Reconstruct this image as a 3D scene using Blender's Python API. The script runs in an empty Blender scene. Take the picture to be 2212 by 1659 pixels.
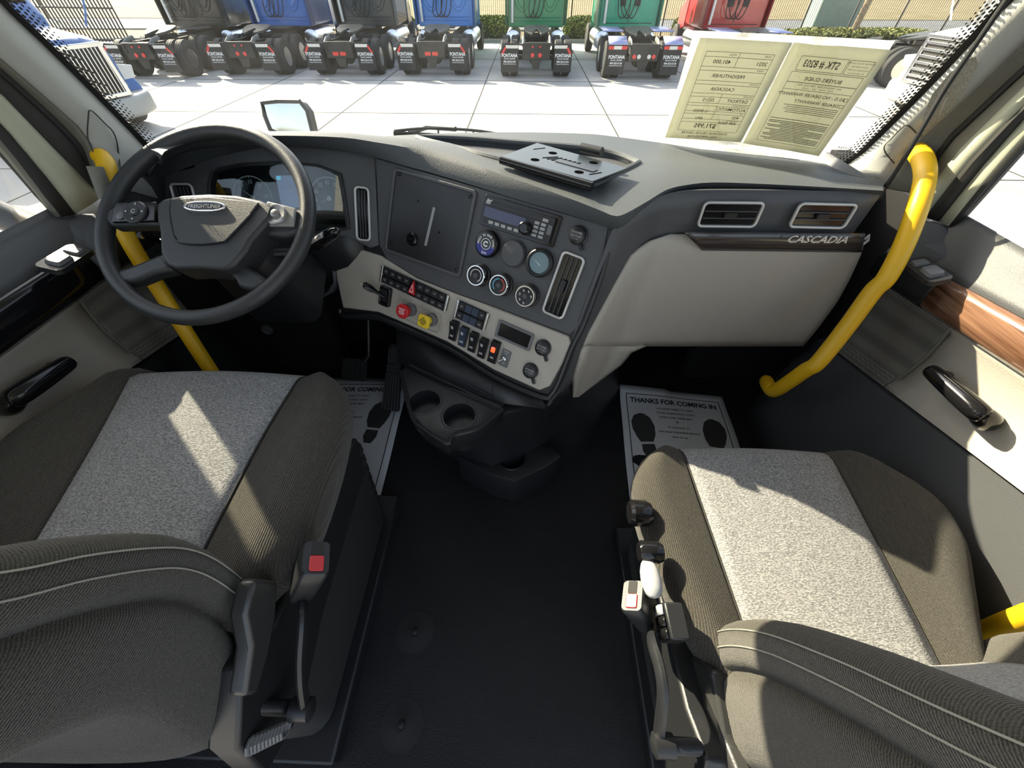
import bpy, bmesh, math, random
from mathutils import Vector, Matrix
random.seed(4)
C = bpy.context.scene.collection
SC = bpy.context.scene
V = Vector
# ------------------------------------------------------------------ camera
FPX, CX, CY = 831.0, 1106.0, 829.5          # focal length in pixels for a 2212x1659 frame
PIT, YAW = math.radians(47.1), math.radians(1.8)
CF = V((-math.sin(YAW)*math.cos(PIT), math.cos(YAW)*math.cos(PIT), -math.sin(PIT)))
CR = V((math.cos(YAW), math.sin(YAW), 0)); CU = CR.cross(CF)
EYE = V((0, 0, 1.2))                        # 1.2 m above the cab floor
cd = bpy.data.cameras.new('camera'); cam = bpy.data.objects.new('camera', cd); C.objects.link(cam)
cam.matrix_world = Matrix(((CR.x, CU.x, -CF.x, EYE.x), (CR.y, CU.y, -CF.y, EYE.y), (CR.z, CU.z, -CF.z, EYE.z), (0, 0, 0, 1)))
cd.sensor_width = 36; cd.lens = 36*FPX/2212; cd.clip_start = .01; cd.clip_end = 500
SC.camera = cam
# ------------------------------------------------------------------ world, sun, exposure
w = bpy.data.worlds.new('world'); SC.world = w; w.use_nodes = True
wn = w.node_tree.nodes; wl = w.node_tree.links; wn.clear()
sky = wn.new('ShaderNodeTexSky'); sky.sky_type = 'NISHITA'; sky.sun_disc = False
sky.sun_elevation = math.radians(32); sky.sun_rotation = math.radians(-43); sky.air_density = 1.0; sky.dust_density = 2.5
bg = wn.new('ShaderNodeBackground'); bg.inputs[1].default_value = .26
hs = wn.new('ShaderNodeHueSaturation'); hs.inputs["Saturation"].default_value = .6
wo = wn.new('ShaderNodeOutputWorld'); wl.new(sky.outputs[0], hs.inputs['Color']); wl.new(hs.outputs[0], bg.inputs[0]); wl.new(bg.outputs[0], wo.inputs[0])
SUN_AZ, SUN_EL = math.radians(49), math.radians(29)   # azimuth left of straight ahead
sd = bpy.data.lights.new('sun', 'SUN'); sd.energy = 9.8; sd.angle = math.radians(.6); sd.color = (1, .87, .64)
so = bpy.data.objects.new('sun', sd); C.objects.link(so)
tr = V((math.sin(SUN_AZ)*math.cos(SUN_EL), -math.cos(SUN_AZ)*math.cos(SUN_EL), -math.sin(SUN_EL)))
so.rotation_euler = tr.to_track_quat('-Z', 'Y').to_euler(); so.location = (-20, 20, 15)
SC.view_settings.view_transform = 'Standard'; SC.view_settings.look = 'None'
SC.view_settings.gamma = 1; SC.view_settings.use_curve_mapping = False; SC.view_settings.exposure = .75
# ------------------------------------------------------------------ measuring helpers
def ray(px, py): return CF + CR*((px-CX)/FPX) - CU*((py-CY)/FPX)
def at(px, py, x=None, y=None, z=None):      # where the sight line meets a real plane of the cab
    d = ray(px, py)
    t = (x-EYE.x)/d.x if x is not None else (y-EYE.y)/d.y if y is not None else (z-EYE.z)/d.z
    return EYE + d*t
def ws(x, z): return 1.36 - .31*x*x - .42*(z-.82)       # the curved, raked windshield
def atws(px, py, off=0.0):
    d = ray(px, py); lo, hi = .3, 4.0
    for k in range(50):
        t = (lo+hi)/2; p = EYE + d*t
        if p.y > ws(p.x, p.z)+off: hi = t
        else: lo = t
    return EYE + d*t
class Frame:                                  # a flat panel: origin o, right h, up v, outward n
    def __init__(s, o, h, v):
        s.o = V(o); s.h = V(h).normalized(); s.v = (V(v)-s.h*s.h.dot(V(v))).normalized(); s.n = s.h.cross(s.v)
    def uv(s, px, py):
        d = ray(px, py); t = s.n.dot(s.o-EYE)/s.n.dot(d); p = EYE+d*t-s.o
        return (p.dot(s.h), p.dot(s.v))
    def P(s, a, b, c=0): return s.o+s.h*a+s.v*b+s.n*c
    def M(s, a=0, b=0, c=0, rot=0):
        h = s.h*math.cos(rot)+s.v*math.sin(rot); v = -s.h*math.sin(rot)+s.v*math.cos(rot); p = s.P(a, b, c)
        return Matrix(((h.x, v.x, s.n.x, p.x), (h.y, v.y, s.n.y, p.y), (h.z, v.z, s.n.z, p.z), (0, 0, 0, 1)))
# ------------------------------------------------------------------ mesh builder
_tx = {}
def text_geo(s, bold):
    k = (s, bold)
    if k not in _tx:
        c = bpy.data.curves.new('t', 'FONT'); c.body = s; c.size = 1; c.align_x = 'CENTER'; c.align_y = 'CENTER'; c.offset = bold; c.resolution_u = 2
        o = bpy.data.objects.new('t', c); C.objects.link(o)
        dg = bpy.context.evaluated_depsgraph_get(); me = bpy.data.meshes.new_from_object(o.evaluated_get(dg))
        _tx[k] = ([v.co.copy() for v in me.vertices], [tuple(p.vertices) for p in me.polygons])
        bpy.data.objects.remove(o); bpy.data.curves.remove(c); bpy.data.meshes.remove(me)
    return _tx[k]
def smoothpath(pts, n=6, closed=False):       # Catmull-Rom
    pts = [V(p) for p in pts]; out = []; N = len(pts)
    for i in range(N if closed else N-1):
        if closed: p0, p1, p2, p3 = pts[i-1], pts[i], pts[(i+1) % N], pts[(i+2) % N]
        else: p0, p1, p2, p3 = pts[max(i-1, 0)], pts[i], pts[i+1], pts[min(i+2, N-1)]
        for k in range(n):
            t = k/n
            out.append(.5*((2*p1)+(p2-p0)*t+(2*p0-5*p1+4*p2-p3)*t*t+(3*p1-p0-3*p2+p3)*t**3))
    if not closed: out.append(pts[-1])
    return out
def rrect(w, h, r, n=4):
    out = []
    for cx, cy, a in ((w/2-r, h/2-r, 0), (-w/2+r, h/2-r, 90), (-w/2+r, -h/2+r, 180), (w/2-r, -h/2+r, 270)):
        for k in range(n+1):
            t = math.radians(a+90*k/n); out.append((cx+r*math.cos(t), cy+r*math.sin(t)))
    return out
class MB:
    def __init__(s): s.v = []; s.f = []
    def add(s, vs, fs, M=None):
        b = len(s.v)
        for q in vs:
            q = V(q); s.v.append(M(q) if callable(M) else (M @ q if M is not None else q))
        s.f += [tuple(b+i for i in f) for f in fs]; return s
    def box(s, c, d, M=None):
        x, y, z = c; a, b, e = d[0]/2, d[1]/2, d[2]/2
        vs = [(x+i*a, y+j*b, z+k*e) for k in (-1, 1) for j in (-1, 1) for i in (-1, 1)]
        return s.add(vs, [(0, 2, 3, 1), (4, 5, 7, 6), (0, 1, 5, 4), (2, 6, 7, 3), (0, 4, 6, 2), (1, 3, 7, 5)], M)
    def tube(s, pts, r, n=10, closed=False, M=None, flat=1.0):
        pts = [V(p) for p in pts]; N = len(pts); vs = []; fs = []
        R = r if isinstance(r, (list, tuple)) else [r]*N
        up = None
        for i, p in enumerate(pts):
            if closed: t = pts[(i+1) % N]-pts[i-1]
            else: t = pts[min(i+1, N-1)]-pts[max(i-1, 0)]
            t = t.normalized() if t.length > 1e-9 else V((0, 0, 1))
            if up is None: up = V((0, 0, 1)) if abs(t.z) < .9 else V((1, 0, 0))
            a = t.cross(up)
            if a.length < 1e-6: a = t.cross(V((1, 0, .1)))
            a.normalize(); b = a.cross(t).normalized(); up = b
            for k in range(n):
                th = 2*math.pi*k/n; vs.append(p+a*(R[i]*math.cos(th))+b*(R[i]*flat*math.sin(th)))
        for i in range(N if closed else N-1):
            j = (i+1) % N
            for k in range(n): fs.append((i*n+k, i*n+(k+1) % n, j*n+(k+1) % n, j*n+k))
        if not closed: fs += [tuple(range(n-1, -1, -1)), tuple((N-1)*n+k for k in range(n))]
        return s.add(vs, fs, M)
    def lathe(s, prof, n=28, M=None, caps=True):      # profile (radius, z)
        vs = []; fs = []
        for r, z in prof:
            for k in range(n): th = 2*math.pi*k/n; vs.append((r*math.cos(th), r*math.sin(th), z))
        for i in range(len(prof)-1):
            for k in range(n): fs.append((i*n+k, i*n+(k+1) % n, (i+1)*n+(k+1) % n, (i+1)*n+k))
        if caps: fs += [tuple(range(n-1, -1, -1)), tuple((len(prof)-1)*n+k for k in range(n))]
        return s.add(vs, fs, M)
    def prism(s, poly, z0, z1, M=None, inset=0.0):
        n = len(poly); cx = sum(p[0] for p in poly)/n; cy = sum(p[1] for p in poly)/n
        vs = [(p[0], p[1], z0) for p in poly]+[(p[0]-(p[0]-cx)*inset, p[1]-(p[1]-cy)*inset, z1) for p in poly]
        fs = [tuple(range(n-1, -1, -1)), tuple(range(n, 2*n))]+[(i, (i+1) % n, n+(i+1) % n, n+i) for i in range(n)]
        return s.add(vs, fs, M)
    def ring(s, outer, inner, z0, z1, M=None):        # frame between two outlines of equal count
        n = len(outer); vs = [(*p, z0) for p in outer]+[(*p, z1) for p in outer]+[(*p, z1) for p in inner]+[(*p, z0) for p in inner]; fs = []
        for L in range(4):
            for i in range(n): j = (i+1) % n; a = L*n; b = ((L+1) % 4)*n; fs.append((a+i, a+j, b+j, b+i))
        return s.add(vs, fs, M)
    def grid(s, rows, closed=False, M=None, capends=False):
        m = len(rows[0]); vs = [p for r in rows for p in r]; fs = []
        for i in range(len(rows)-1):
            for k in range(m if closed else m-1): j = (k+1) % m; fs.append((i*m+k, i*m+j, (i+1)*m+j, (i+1)*m+k))
        if capends and closed: fs += [tuple(range(m-1, -1, -1)), tuple((len(rows)-1)*m+k for k in range(m))]
        return s.add(vs, fs, M)
    def poly(s, pts, M=None): return s.add(pts, [tuple(range(len(pts)))], M)
    def text(s, t, size, M, bold=0.0, sx=1.0):
        vs, fs = text_geo(t, bold); return s.add([(v.x*size*sx, v.y*size, 0) for v in vs], fs, M)
ORG = {}
def mesh_obj(name, mb, mat, parent=None, bevel=0, smooth=38, solid=0, subd=0, org=None):
    o0 = ORG[parent.name] if parent is not None else (V(org) if org is not None else V((0, 0, 0)))
    me = bpy.data.meshes.new(name); me.from_pydata([tuple(v-o0) for v in mb.v], [], mb.f)
    me.validate(); 
    bm = bmesh.new(); bm.from_mesh(me); bmesh.ops.recalc_face_normals(bm, faces=bm.faces); bm.to_mesh(me); bm.free()
    if mat: me.materials.append(mat)
    if smooth: me.shade_smooth(); me.set_sharp_from_angle(angle=math.radians(smooth))
    o = bpy.data.objects.new(name, me); C.objects.link(o); ORG[o.name] = o0
    if parent is not None: o.parent = parent
    else: o.location = o0
    if solid: m = o.modifiers.new('solid', 'SOLIDIFY'); m.thickness = solid; m.offset = 0
    if bevel: m = o.modifiers.new('bevel', 'BEVEL'); m.width = bevel; m.segments = 2; m.limit_method = 'ANGLE'; m.angle_limit = math.radians(35); m.harden_normals = False
    if subd: m = o.modifiers.new('sub', 'SUBSURF'); m.levels = subd; m.render_levels = subd
    return o
part = mesh_obj
def thing(name, label, cat, loc=(0, 0, 0), group=None):
    o = bpy.data.objects.new(name, None); o.empty_display_size = .05; C.objects.link(o); o.location = loc; ORG[o.name] = V(loc)
    o['label'] = label; o['category'] = cat
    if group: o['group'] = group
    return o
def solo(name, mb, mat, label, cat, group=None, **k):  # a thing that is one mesh
    n = len(mb.v); c = sum(mb.v, V())/n; c.z = min(v.z for v in mb.v)
    o = mesh_obj(name, mb, mat, None, org=c, **k); o['label'] = label; o['category'] = cat
    if group: o['group'] = group
    return o
def struct(name, mb, mat, **k):
    o = mesh_obj(name, mb, mat, **k); o['kind'] = 'structure'; return o
def sroot(name, loc=(0, 0, 0)):
    o = bpy.data.objects.new(name, None); C.objects.link(o); o.location = loc; ORG[o.name] = V(loc); o['kind'] = 'structure'; return o
def dup(o, parent=None):
    c = o.copy(); C.objects.link(c); c.parent = parent
    for ch in list(o.children): dup(ch, c)
    return c
def cut(o, mbs):                              # carve cavities into a solid part
    for mb in mbs:
        k = mesh_obj('cutter', mb, None, None, smooth=0)
        m = o.modifiers.new('cut', 'BOOLEAN'); m.operation = 'DIFFERENCE'; m.object = k; m.solver = 'EXACT'
        bpy.context.view_layer.update(); dg = bpy.context.evaluated_depsgraph_get(); dg.update()
        me = bpy.data.meshes.new_from_object(o.evaluated_get(dg)); o.modifiers.clear(); o.data = me
        me.set_sharp_from_angle(angle=math.radians(38)); km = k.data; bpy.data.objects.remove(k); bpy.data.meshes.remove(km)
# ------------------------------------------------------------------ materials
def mat(name, col, rough=.6, metal=0, bump=0, scale=300, var=0, vscale=40, spec=.5, emit=None, estr=0, coat=0, col2=None, alpha=1, stretch=None):
    m = bpy.data.materials.new(name); m.use_nodes = True; nt = m.node_tree; b = nt.nodes['Principled BSDF']
    b.inputs['Base Color'].default_value = (*col, 1); b.inputs['Roughness'].default_value = rough; b.inputs['Metallic'].default_value = metal
    b.inputs['Specular IOR Level'].default_value = spec; b.inputs['Coat Weight'].default_value = coat; b.inputs['Alpha'].default_value = alpha
    if emit: b.inputs['Emission Color'].default_value = (*emit, 1); b.inputs['Emission Strength'].default_value = estr
    if bump or var or col2:
        tc = nt.nodes.new('ShaderNodeTexCoord'); mp = nt.nodes.new('ShaderNodeMapping'); nt.links.new(tc.outputs['Object'], mp.inputs[0])
        if stretch: mp.inputs['Scale'].default_value = stretch
    if bump:
        nz = nt.nodes.new('ShaderNodeTexNoise'); nz.inputs['Scale'].default_value = scale; nz.inputs['Detail'].default_value = 2
        nt.links.new(mp.outputs[0], nz.inputs[0]); bp = nt.nodes.new('ShaderNodeBump'); bp.inputs['Strength'].default_value = bump; bp.inputs['Distance'].default_value = .002
        nt.links.new(nz.outputs[0], bp.inputs['Height']); nt.links.new(bp.outputs[0], b.inputs['Normal'])
    if var or col2:
        n2 = nt.nodes.new('ShaderNodeTexNoise'); n2.inputs['Scale'].default_value = vscale; n2.inputs['Detail'].default_value = 4; nt.links.new(mp.outputs[0], n2.inputs[0])
        cr = nt.nodes.new('ShaderNodeValToRGB'); nt.links.new(n2.outputs[0], cr.inputs[0]); cr.color_ramp.elements[0].position = .32; cr.color_ramp.elements[1].position = .68
        c2 = col2 or tuple(min(1, c*(1+var)) for c in col); c1 = col if col2 else tuple(c*(1-var) for c in col)
        cr.color_ramp.elements[0].color = (*c1, 1); cr.color_ramp.elements[1].color = (*c2, 1); nt.links.new(cr.outputs[0], b.inputs['Base Color'])
    return m
def fabric(name, c1, c2, rib=0, ribdir='X', ns=900):
    m = bpy.data.materials.new(name); m.use_nodes = True; nt = m.node_tree; b = nt.nodes['Principled BSDF']; L = nt.links.new
    b.inputs['Roughness'].default_value = .95; b.inputs['Specular IOR Level'].default_value = .1; b.inputs['Sheen Weight'].default_value = .15
    tc = nt.nodes.new('ShaderNodeTexCoord'); n1 = nt.nodes.new('ShaderNodeTexNoise'); n1.inputs['Scale'].default_value = ns; n1.inputs['Detail'].default_value = 2
    mp = nt.nodes.new('ShaderNodeMapping'); L(tc.outputs['Object'], mp.inputs[0]); mp.inputs['Scale'].default_value = (.45, 1, 1) if not rib else (1, 1, 1); L(mp.outputs[0], n1.inputs[0])
    cr = nt.nodes.new('ShaderNodeValToRGB'); cr.color_ramp.elements[0].position = .38; cr.color_ramp.elements[1].position = .62
    cr.color_ramp.elements[0].color = (*c1, 1); cr.color_ramp.elements[1].color = (*c2, 1); L(n1.outputs[0], cr.inputs[0])
    h = n1.outputs[0]
    if rib:
        wv = nt.nodes.new('ShaderNodeTexWave'); wv.bands_direction = ribdir; wv.inputs['Scale'].default_value = rib; wv.inputs['Distortion'].default_value = .6; wv.inputs['Detail'].default_value = 1; L(tc.outputs['Object'], wv.inputs[0])
        mx = nt.nodes.new('ShaderNodeMix'); mx.data_type = 'RGBA'; mx.blend_type = 'MULTIPLY'; mx.inputs[0].default_value = .38; L(cr.outputs[0], mx.inputs[6])
        r2 = nt.nodes.new('ShaderNodeValToRGB'); r2.color_ramp.elements[0].color = (.35, .35, .35, 1); L(wv.outputs[0], r2.inputs[0]); L(r2.outputs[0], mx.inputs[7]); L(mx.outputs[2], b.inputs['Base Color'])
        ad = nt.nodes.new('ShaderNodeMath'); ad.operation = 'ADD'; L(wv.outputs[0], ad.inputs[0]); L(n1.outputs[0], ad.inputs[1]); h = ad.outputs[0]
    else: L(cr.outputs[0], b.inputs['Base Color'])
    bp = nt.nodes.new('ShaderNodeBump'); bp.inputs['Strength'].default_value = .7; bp.inputs['Distance'].default_value = .0018; L(h, bp.inputs['Height']); L(bp.outputs[0], b.inputs['Normal'])
    return m
def wood(name, c1, c2, sc=(2, 60, 60), rough=.25, metal=0):
    m = bpy.data.materials.new(name); m.use_nodes = True; nt = m.node_tree; b = nt.nodes['Principled BSDF']; L = nt.links.new
    b.inputs['Roughness'].default_value = rough; b.inputs['Coat Weight'].default_value = .6; b.inputs['Metallic'].default_value = metal
    tc = nt.nodes.new('ShaderNodeTexCoord'); mp = nt.nodes.new('ShaderNodeMapping'); mp.inputs['Scale'].default_value = sc; L(tc.outputs['Object'], mp.inputs[0])
    n1 = nt.nodes.new('ShaderNodeTexNoise'); n1.inputs['Scale'].default_value = 3; n1.inputs['Detail'].default_value = 6; L(mp.outputs[0], n1.inputs[0])
    cr = nt.nodes.new('ShaderNodeValToRGB'); cr.color_ramp.elements[0].position = .35; cr.color_ramp.elements[1].position = .65
    cr.color_ramp.elements[0].color = (*c1, 1); cr.color_ramp.elements[1].color = (*c2, 1); L(n1.outputs[0], cr.inputs[0]); L(cr.outputs[0], b.inputs['Base Color'])
    return m
def glassmat(name, tint, refl=.06, rough=.0, dirt=0):
    m = bpy.data.materials.new(name); m.use_nodes = True; nt = m.node_tree; nt.nodes.clear(); L = nt.links.new
    o = nt.nodes.new('ShaderNodeOutputMaterial'); t = nt.nodes.new('ShaderNodeBsdfTransparent'); t.inputs[0].default_value = (*tint, 1)
    g = nt.nodes.new('ShaderNodeBsdfGlossy'); g.inputs['Roughness'].default_value = rough; g.inputs[0].default_value = (1, 1, 1, 1)
    mx = nt.nodes.new('ShaderNodeMixShader'); mx.inputs[0].default_value = refl; L(t.outputs[0], mx.inputs[1]); L(g.outputs[0], mx.inputs[2]); last = mx.outputs[0]
    if dirt:
        d = nt.nodes.new('ShaderNodeBsdfTranslucent'); d.inputs[0].default_value = (.9, .9, .85, 1); n = nt.nodes.new('ShaderNodeTexNoise'); n.inputs['Scale'].default_value = 9; n.inputs['Detail'].default_value = 9
        tc = nt.nodes.new('ShaderNodeTexCoord'); L(tc.outputs['Object'], n.inputs[0]); cr = nt.nodes.new('ShaderNodeValToRGB'); cr.color_ramp.elements[0].position = .35; cr.color_ramp.elements[1].position = .8
        cr.color_ramp.elements[0].color = (dirt*.4, )*3+(1,); cr.color_ramp.elements[1].color = (dirt*2, )*3+(1,); L(n.outputs[0], cr.inputs[0])
        m2 = nt.nodes.new('ShaderNodeMixShader'); L(cr.outputs[0], m2.inputs[0]); L(last, m2.inputs[1]); L(d.outputs[0], m2.inputs[2]); last = m2.outputs[0]
    L(last, o.inputs[0]); return m
PAD = mat('dash_pad', (.070, .079, .086), .62, bump=.38, scale=480, spec=.45)
CHAR = mat('charcoal_plastic', (.075, .078, .083), .5, bump=.3, scale=500)
BLK = mat('black_plastic', (.014, .015, .017), .42, bump=.15, scale=500)
GLB = mat('gloss_black', (.008, .008, .009), .12)
BEI = mat('beige_plastic', (.44, .41, .355), .6, bump=.35, scale=450)
GREY = mat('pillar_grey', (.38, .385, .355), .75, bump=.2, scale=380)
TAUP = mat('taupe_plastic', (.17, .165, .135), .7, bump=.2, scale=300)
GREEN = mat('pale_green_paint', (.42, .43, .33), .45)
RUB = mat('black_rubber', (.013, .013, .013), .7, bump=.2, scale=200)
SEAL = mat('door_seal', (.02, .02, .018), .6)
SILV = mat('silver_paint', (.62, .62, .60), .35, metal=.3)
CHRM = mat('chrome', (.72, .72, .72), .22, metal=1)
YEL = mat('yellow_grab_paint', (.80, .47, .012), .42)
RED = mat('red_plastic', (.55, .02, .025), .35)
YKN = mat('yellow_knob', (.80, .56, .02), .4)
WHT = mat('white_print', (.8, .8, .8), .6)
GRP = mat('grey_print', (.38, .38, .38), .6)
INK = mat('black_ink', (.02, .02, .02), .8)
FLOOR = mat('floor_vinyl', (.006, .0062, .0075), .62, bump=.6, scale=260, var=.35, vscale=6)
WLK = mat('dark_carpet', (.005, .005, .005), .95, bump=.4, scale=300)
FD = fabric('dark_ribbed_fabric', (.042, .039, .033), (.090, .082, .068), 90, 'X', 700)
FDS = fabric('dark_knit_fabric', (.046, .043, .035), (.098, .090, .073), 110, 'Z', 700)
FL = fabric('light_heather_fabric', (.150, .150, .152), (.33, .33, .33), ns=520)
WOODR = wood('brown_wood_trim', (.10, .045, .025), (.26, .14, .085), (60, 1.6, 40))
WOODD = wood('dark_wood_trim', (.022, .017, .017), (.075, .062, .060), (1.5, 40, 60), .3)
PAPER = mat('floor_mat_paper', (.70, .72, .75), .8, bump=.25, scale=120)
HEAD = mat('headliner', (.35, .34, .31), .9)
GREYP = mat('grey_button', (.14, .145, .15), .5)
DBLU = mat('blue_grey_blank', (.035, .05, .085), .5)
LCD = mat('radio_display', (.06, .065, .13), .2)
PLATE = mat('black_blank_plate', (.018, .018, .020), .38, bump=.1, scale=400)
ORG_ = mat('orange_lamp', (.9, .12, .03), .4, emit=(1, .12, .02), estr=.6)
WSG = glassmat('windshield_glass', (.93, .96, .94), .03, dirt=.006)
SDG = glassmat('door_glass', (.85, .88, .86), .08, dirt=.03)
FRIT = mat('frit_black', (.008, .008, .008), .5)
# =================================================================== the cab shell
XL, XR = -1.00, .95
fl = MB(); fl.box((-.03, .4, -.03), (2.1, 2.0, .06)); struct('floor', fl, FLOOR)
fw = MB(); fw.box((-.03, 1.40, .30), (2.1, .06, .66)); fw.box((-.03, 1.30, .66), (2.1, .26, .06)); struct('wall_front', fw, WLK)
for i, (px, py) in enumerate(((897, 1365), (868, 1565))):
    p = at(px, py, z=.0); m = MB(); m.lathe([(.004, .001), (.012, .004), (.020, .002), (.05, .0008)][::-1], 20, Matrix.Translation(p)); m.lathe([(.008, .0), (.008, .009), (.005, .011)], 8, Matrix.Translation(p))
    solo('floor_anchor', m, RUB, ('black anchor bolt pushing up the floor covering, the one nearer the cup holders', 'black anchor bolt under the floor covering, the one at the bottom of the view')[i], 'bolt')
# headliner over the cab: its front edge follows the windshield
zt = 1.78; ZH = 1.32
rows = []
for i in range(21):
    x = -1.02+i*.099; yf = ws(x, zt)+.03
    rows.append([V((x, yf, zt-.02)), V((x, yf, zt+.03)), V((x, -.55, zt+.03)), V((x, -.55, zt)), V((x, yf-.12, zt))])
cl = MB(); cl.grid(rows, closed=True, capends=True); struct('ceiling', cl, HEAD)
# ---- windshield
wsr = sroot('window_1')
Lf = [(-160, -150), (-60, -55), (0, 13), (90, 97), (160, 166), (235, 241), (290, 297), (325, 336), (350, 372)]
Rf = [(2330, -125), (2262, -62), (2190, 0), (2087, 110), (2014, 187), (1928, 273), (1862, 337), (1806, 374), (1780, 384), (1740, 384)]
def extend(P, zt):                            # carry an edge on up its own line to the roof
    d = (P[0]-P[3]); 
    P = list(P)
    while P[0].z < zt:
        q = P[0]+d.normalized()*.05; q.y = ws(q.x, q.z); P.insert(0, q)
    return P
LE = extend([atws(*p) for p in Lf], zt); RE = extend([atws(*p) for p in Rf], zt)
bot = []
for i in range(25):
    t = i/24; x = LE[-1].x+(RE[-1].x-LE[-1].x)*t; z = LE[-1].z*(1-t)+RE[-1].z*t-.03*math.sin(math.pi*t)
    bot.append(V((x, ws(x, z), z)))
def band(edge, wd, inward):                   # a strip lying on the glass, wd wide
    rows = []
    for i, p in enumerate(edge):
        rows.append([V((p.x+inward[i][0]*k*wd, 0, p.z+inward[i][1]*k*wd)) for k in (0, .5, 1)])
    for r in rows:
        for q in r: q.y = ws(q.x, q.z)-.004
    return rows
loop = LE+bot[1:-1]+RE[::-1]
inw = []
for i, p in enumerate(loop):
    a = loop[max(i-1, 0)]; b = loop[min(i+1, len(loop)-1)]; tx, tz = b.x-a.x, b.z-a.z; L = math.hypot(tx, tz) or 1
    inw.append((-tz/L, tx/L))
fr = MB(); fr.grid(band(loop, .016, inw)); part('frit_border', fr, FRIT, wsr)
dm = MB(); random.seed(1)
acc = 0
for i in range(len(loop)-1):                  # the dots that fade the black border out
    p, q = loop[i], loop[i+1]; L = (q-p).length; n = max(1, round(L/.0080))
    for k in range(n):
        t = k/n; c = p.lerp(q, t); ix, iz = inw[i]
        for row, (dd, rr) in enumerate(((.0180, .0032), (.0240, .0028), (.0295, .0023), (.0345, .0018))):
            tt = .5*(row % 2)/n; e = p.lerp(q, t+tt); x0, z0 = e.x+ix*dd, e.z+iz*dd
            if z0 > 1.3: continue
            vs = [(x0+rr*math.cos(a*math.pi/3), ws(x0, z0+rr*math.sin(a*math.pi/3))-.004, z0+rr*math.sin(a*math.pi/3)) for a in range(6)]
            dm.poly(vs)
part('frit_dots', dm, FRIT, wsr, smooth=0)
gl = MB(); rows = []
for i in range(33):
    z = .74+i*(zt-.74)/32; rows.append([V((x, ws(x, z)+.002, z)) for x in [-.99+k*.06 for k in range(33)]])
gl.grid(rows); part('pane', gl, WSG, wsr)
# header and cowl around the glass
hd = MB(); rows = []
for i in range(31):
    x = -1.02+i*.065; rows.append([V((x, ws(x, .74)+.03, .745)), V((x, ws(x, .72)-.02, .72)), V((x, ws(x, .72)-.02, .62)), V((x, 1.44, .60))])
hd.grid(rows); struct('trim_1', hd, BLK, solid=.01)
hd = MB(); rows = []
for i in range(21):
    x = -1.0+i*.098; rows.append([V((x, ws(x, ZH)-.006, ZH)), V((x, ws(x, ZH)-.05, ZH+.02)), V((x, ws(x, zt)-.10, zt-.02)), V((x, ws(x, zt)+.04, zt-.01)), V((x, ws(x, ZH+.05)+.02, ZH+.03))])
hd.grid(rows, closed=True, capends=True); struct('trim_4', hd, HEAD)
# ---- A-pillars: strips between the glass edge and the door opening
def up_line(P, zt, n=1):
    P = list(P); d = (P[0]-P[1]).normalized()
    k = (zt-P[0].z)/d.z if d.z > .05 else .3
    P.insert(0, P[0]+d*k); return P
def resamp(P, n):
    L = [0]
    for a, b in zip(P, P[1:]): L.append(L[-1]+(b-a).length)
    out = []
    for i in range(n):
        t = L[-1]*i/(n-1); k = 0
        while k < len(L)-2 and L[k+1] < t: k += 1
        out.append(P[k].lerp(P[k+1], (t-L[k])/((L[k+1]-L[k]) or 1)))
    return out
def strip(name, A, B, m, bulge=0, par=None, nx=6, n=26, thick=.012, **k):
    A = resamp(A, n); B = resamp(B, n); mid = V((-.03, .3, 1.1)); rows = []
    for a, b in zip(A, B):
        r = []
        for j in range(nx):
            t = j/(nx-1); p = a.lerp(b, t); d = (mid-p).normalized(); r.append(p+d*bulge*math.sin(math.pi*t))
        rows.append(r)
    g = MB(); g.grid(rows); return part(name, g, m, par, solid=thick, **k)
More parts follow.
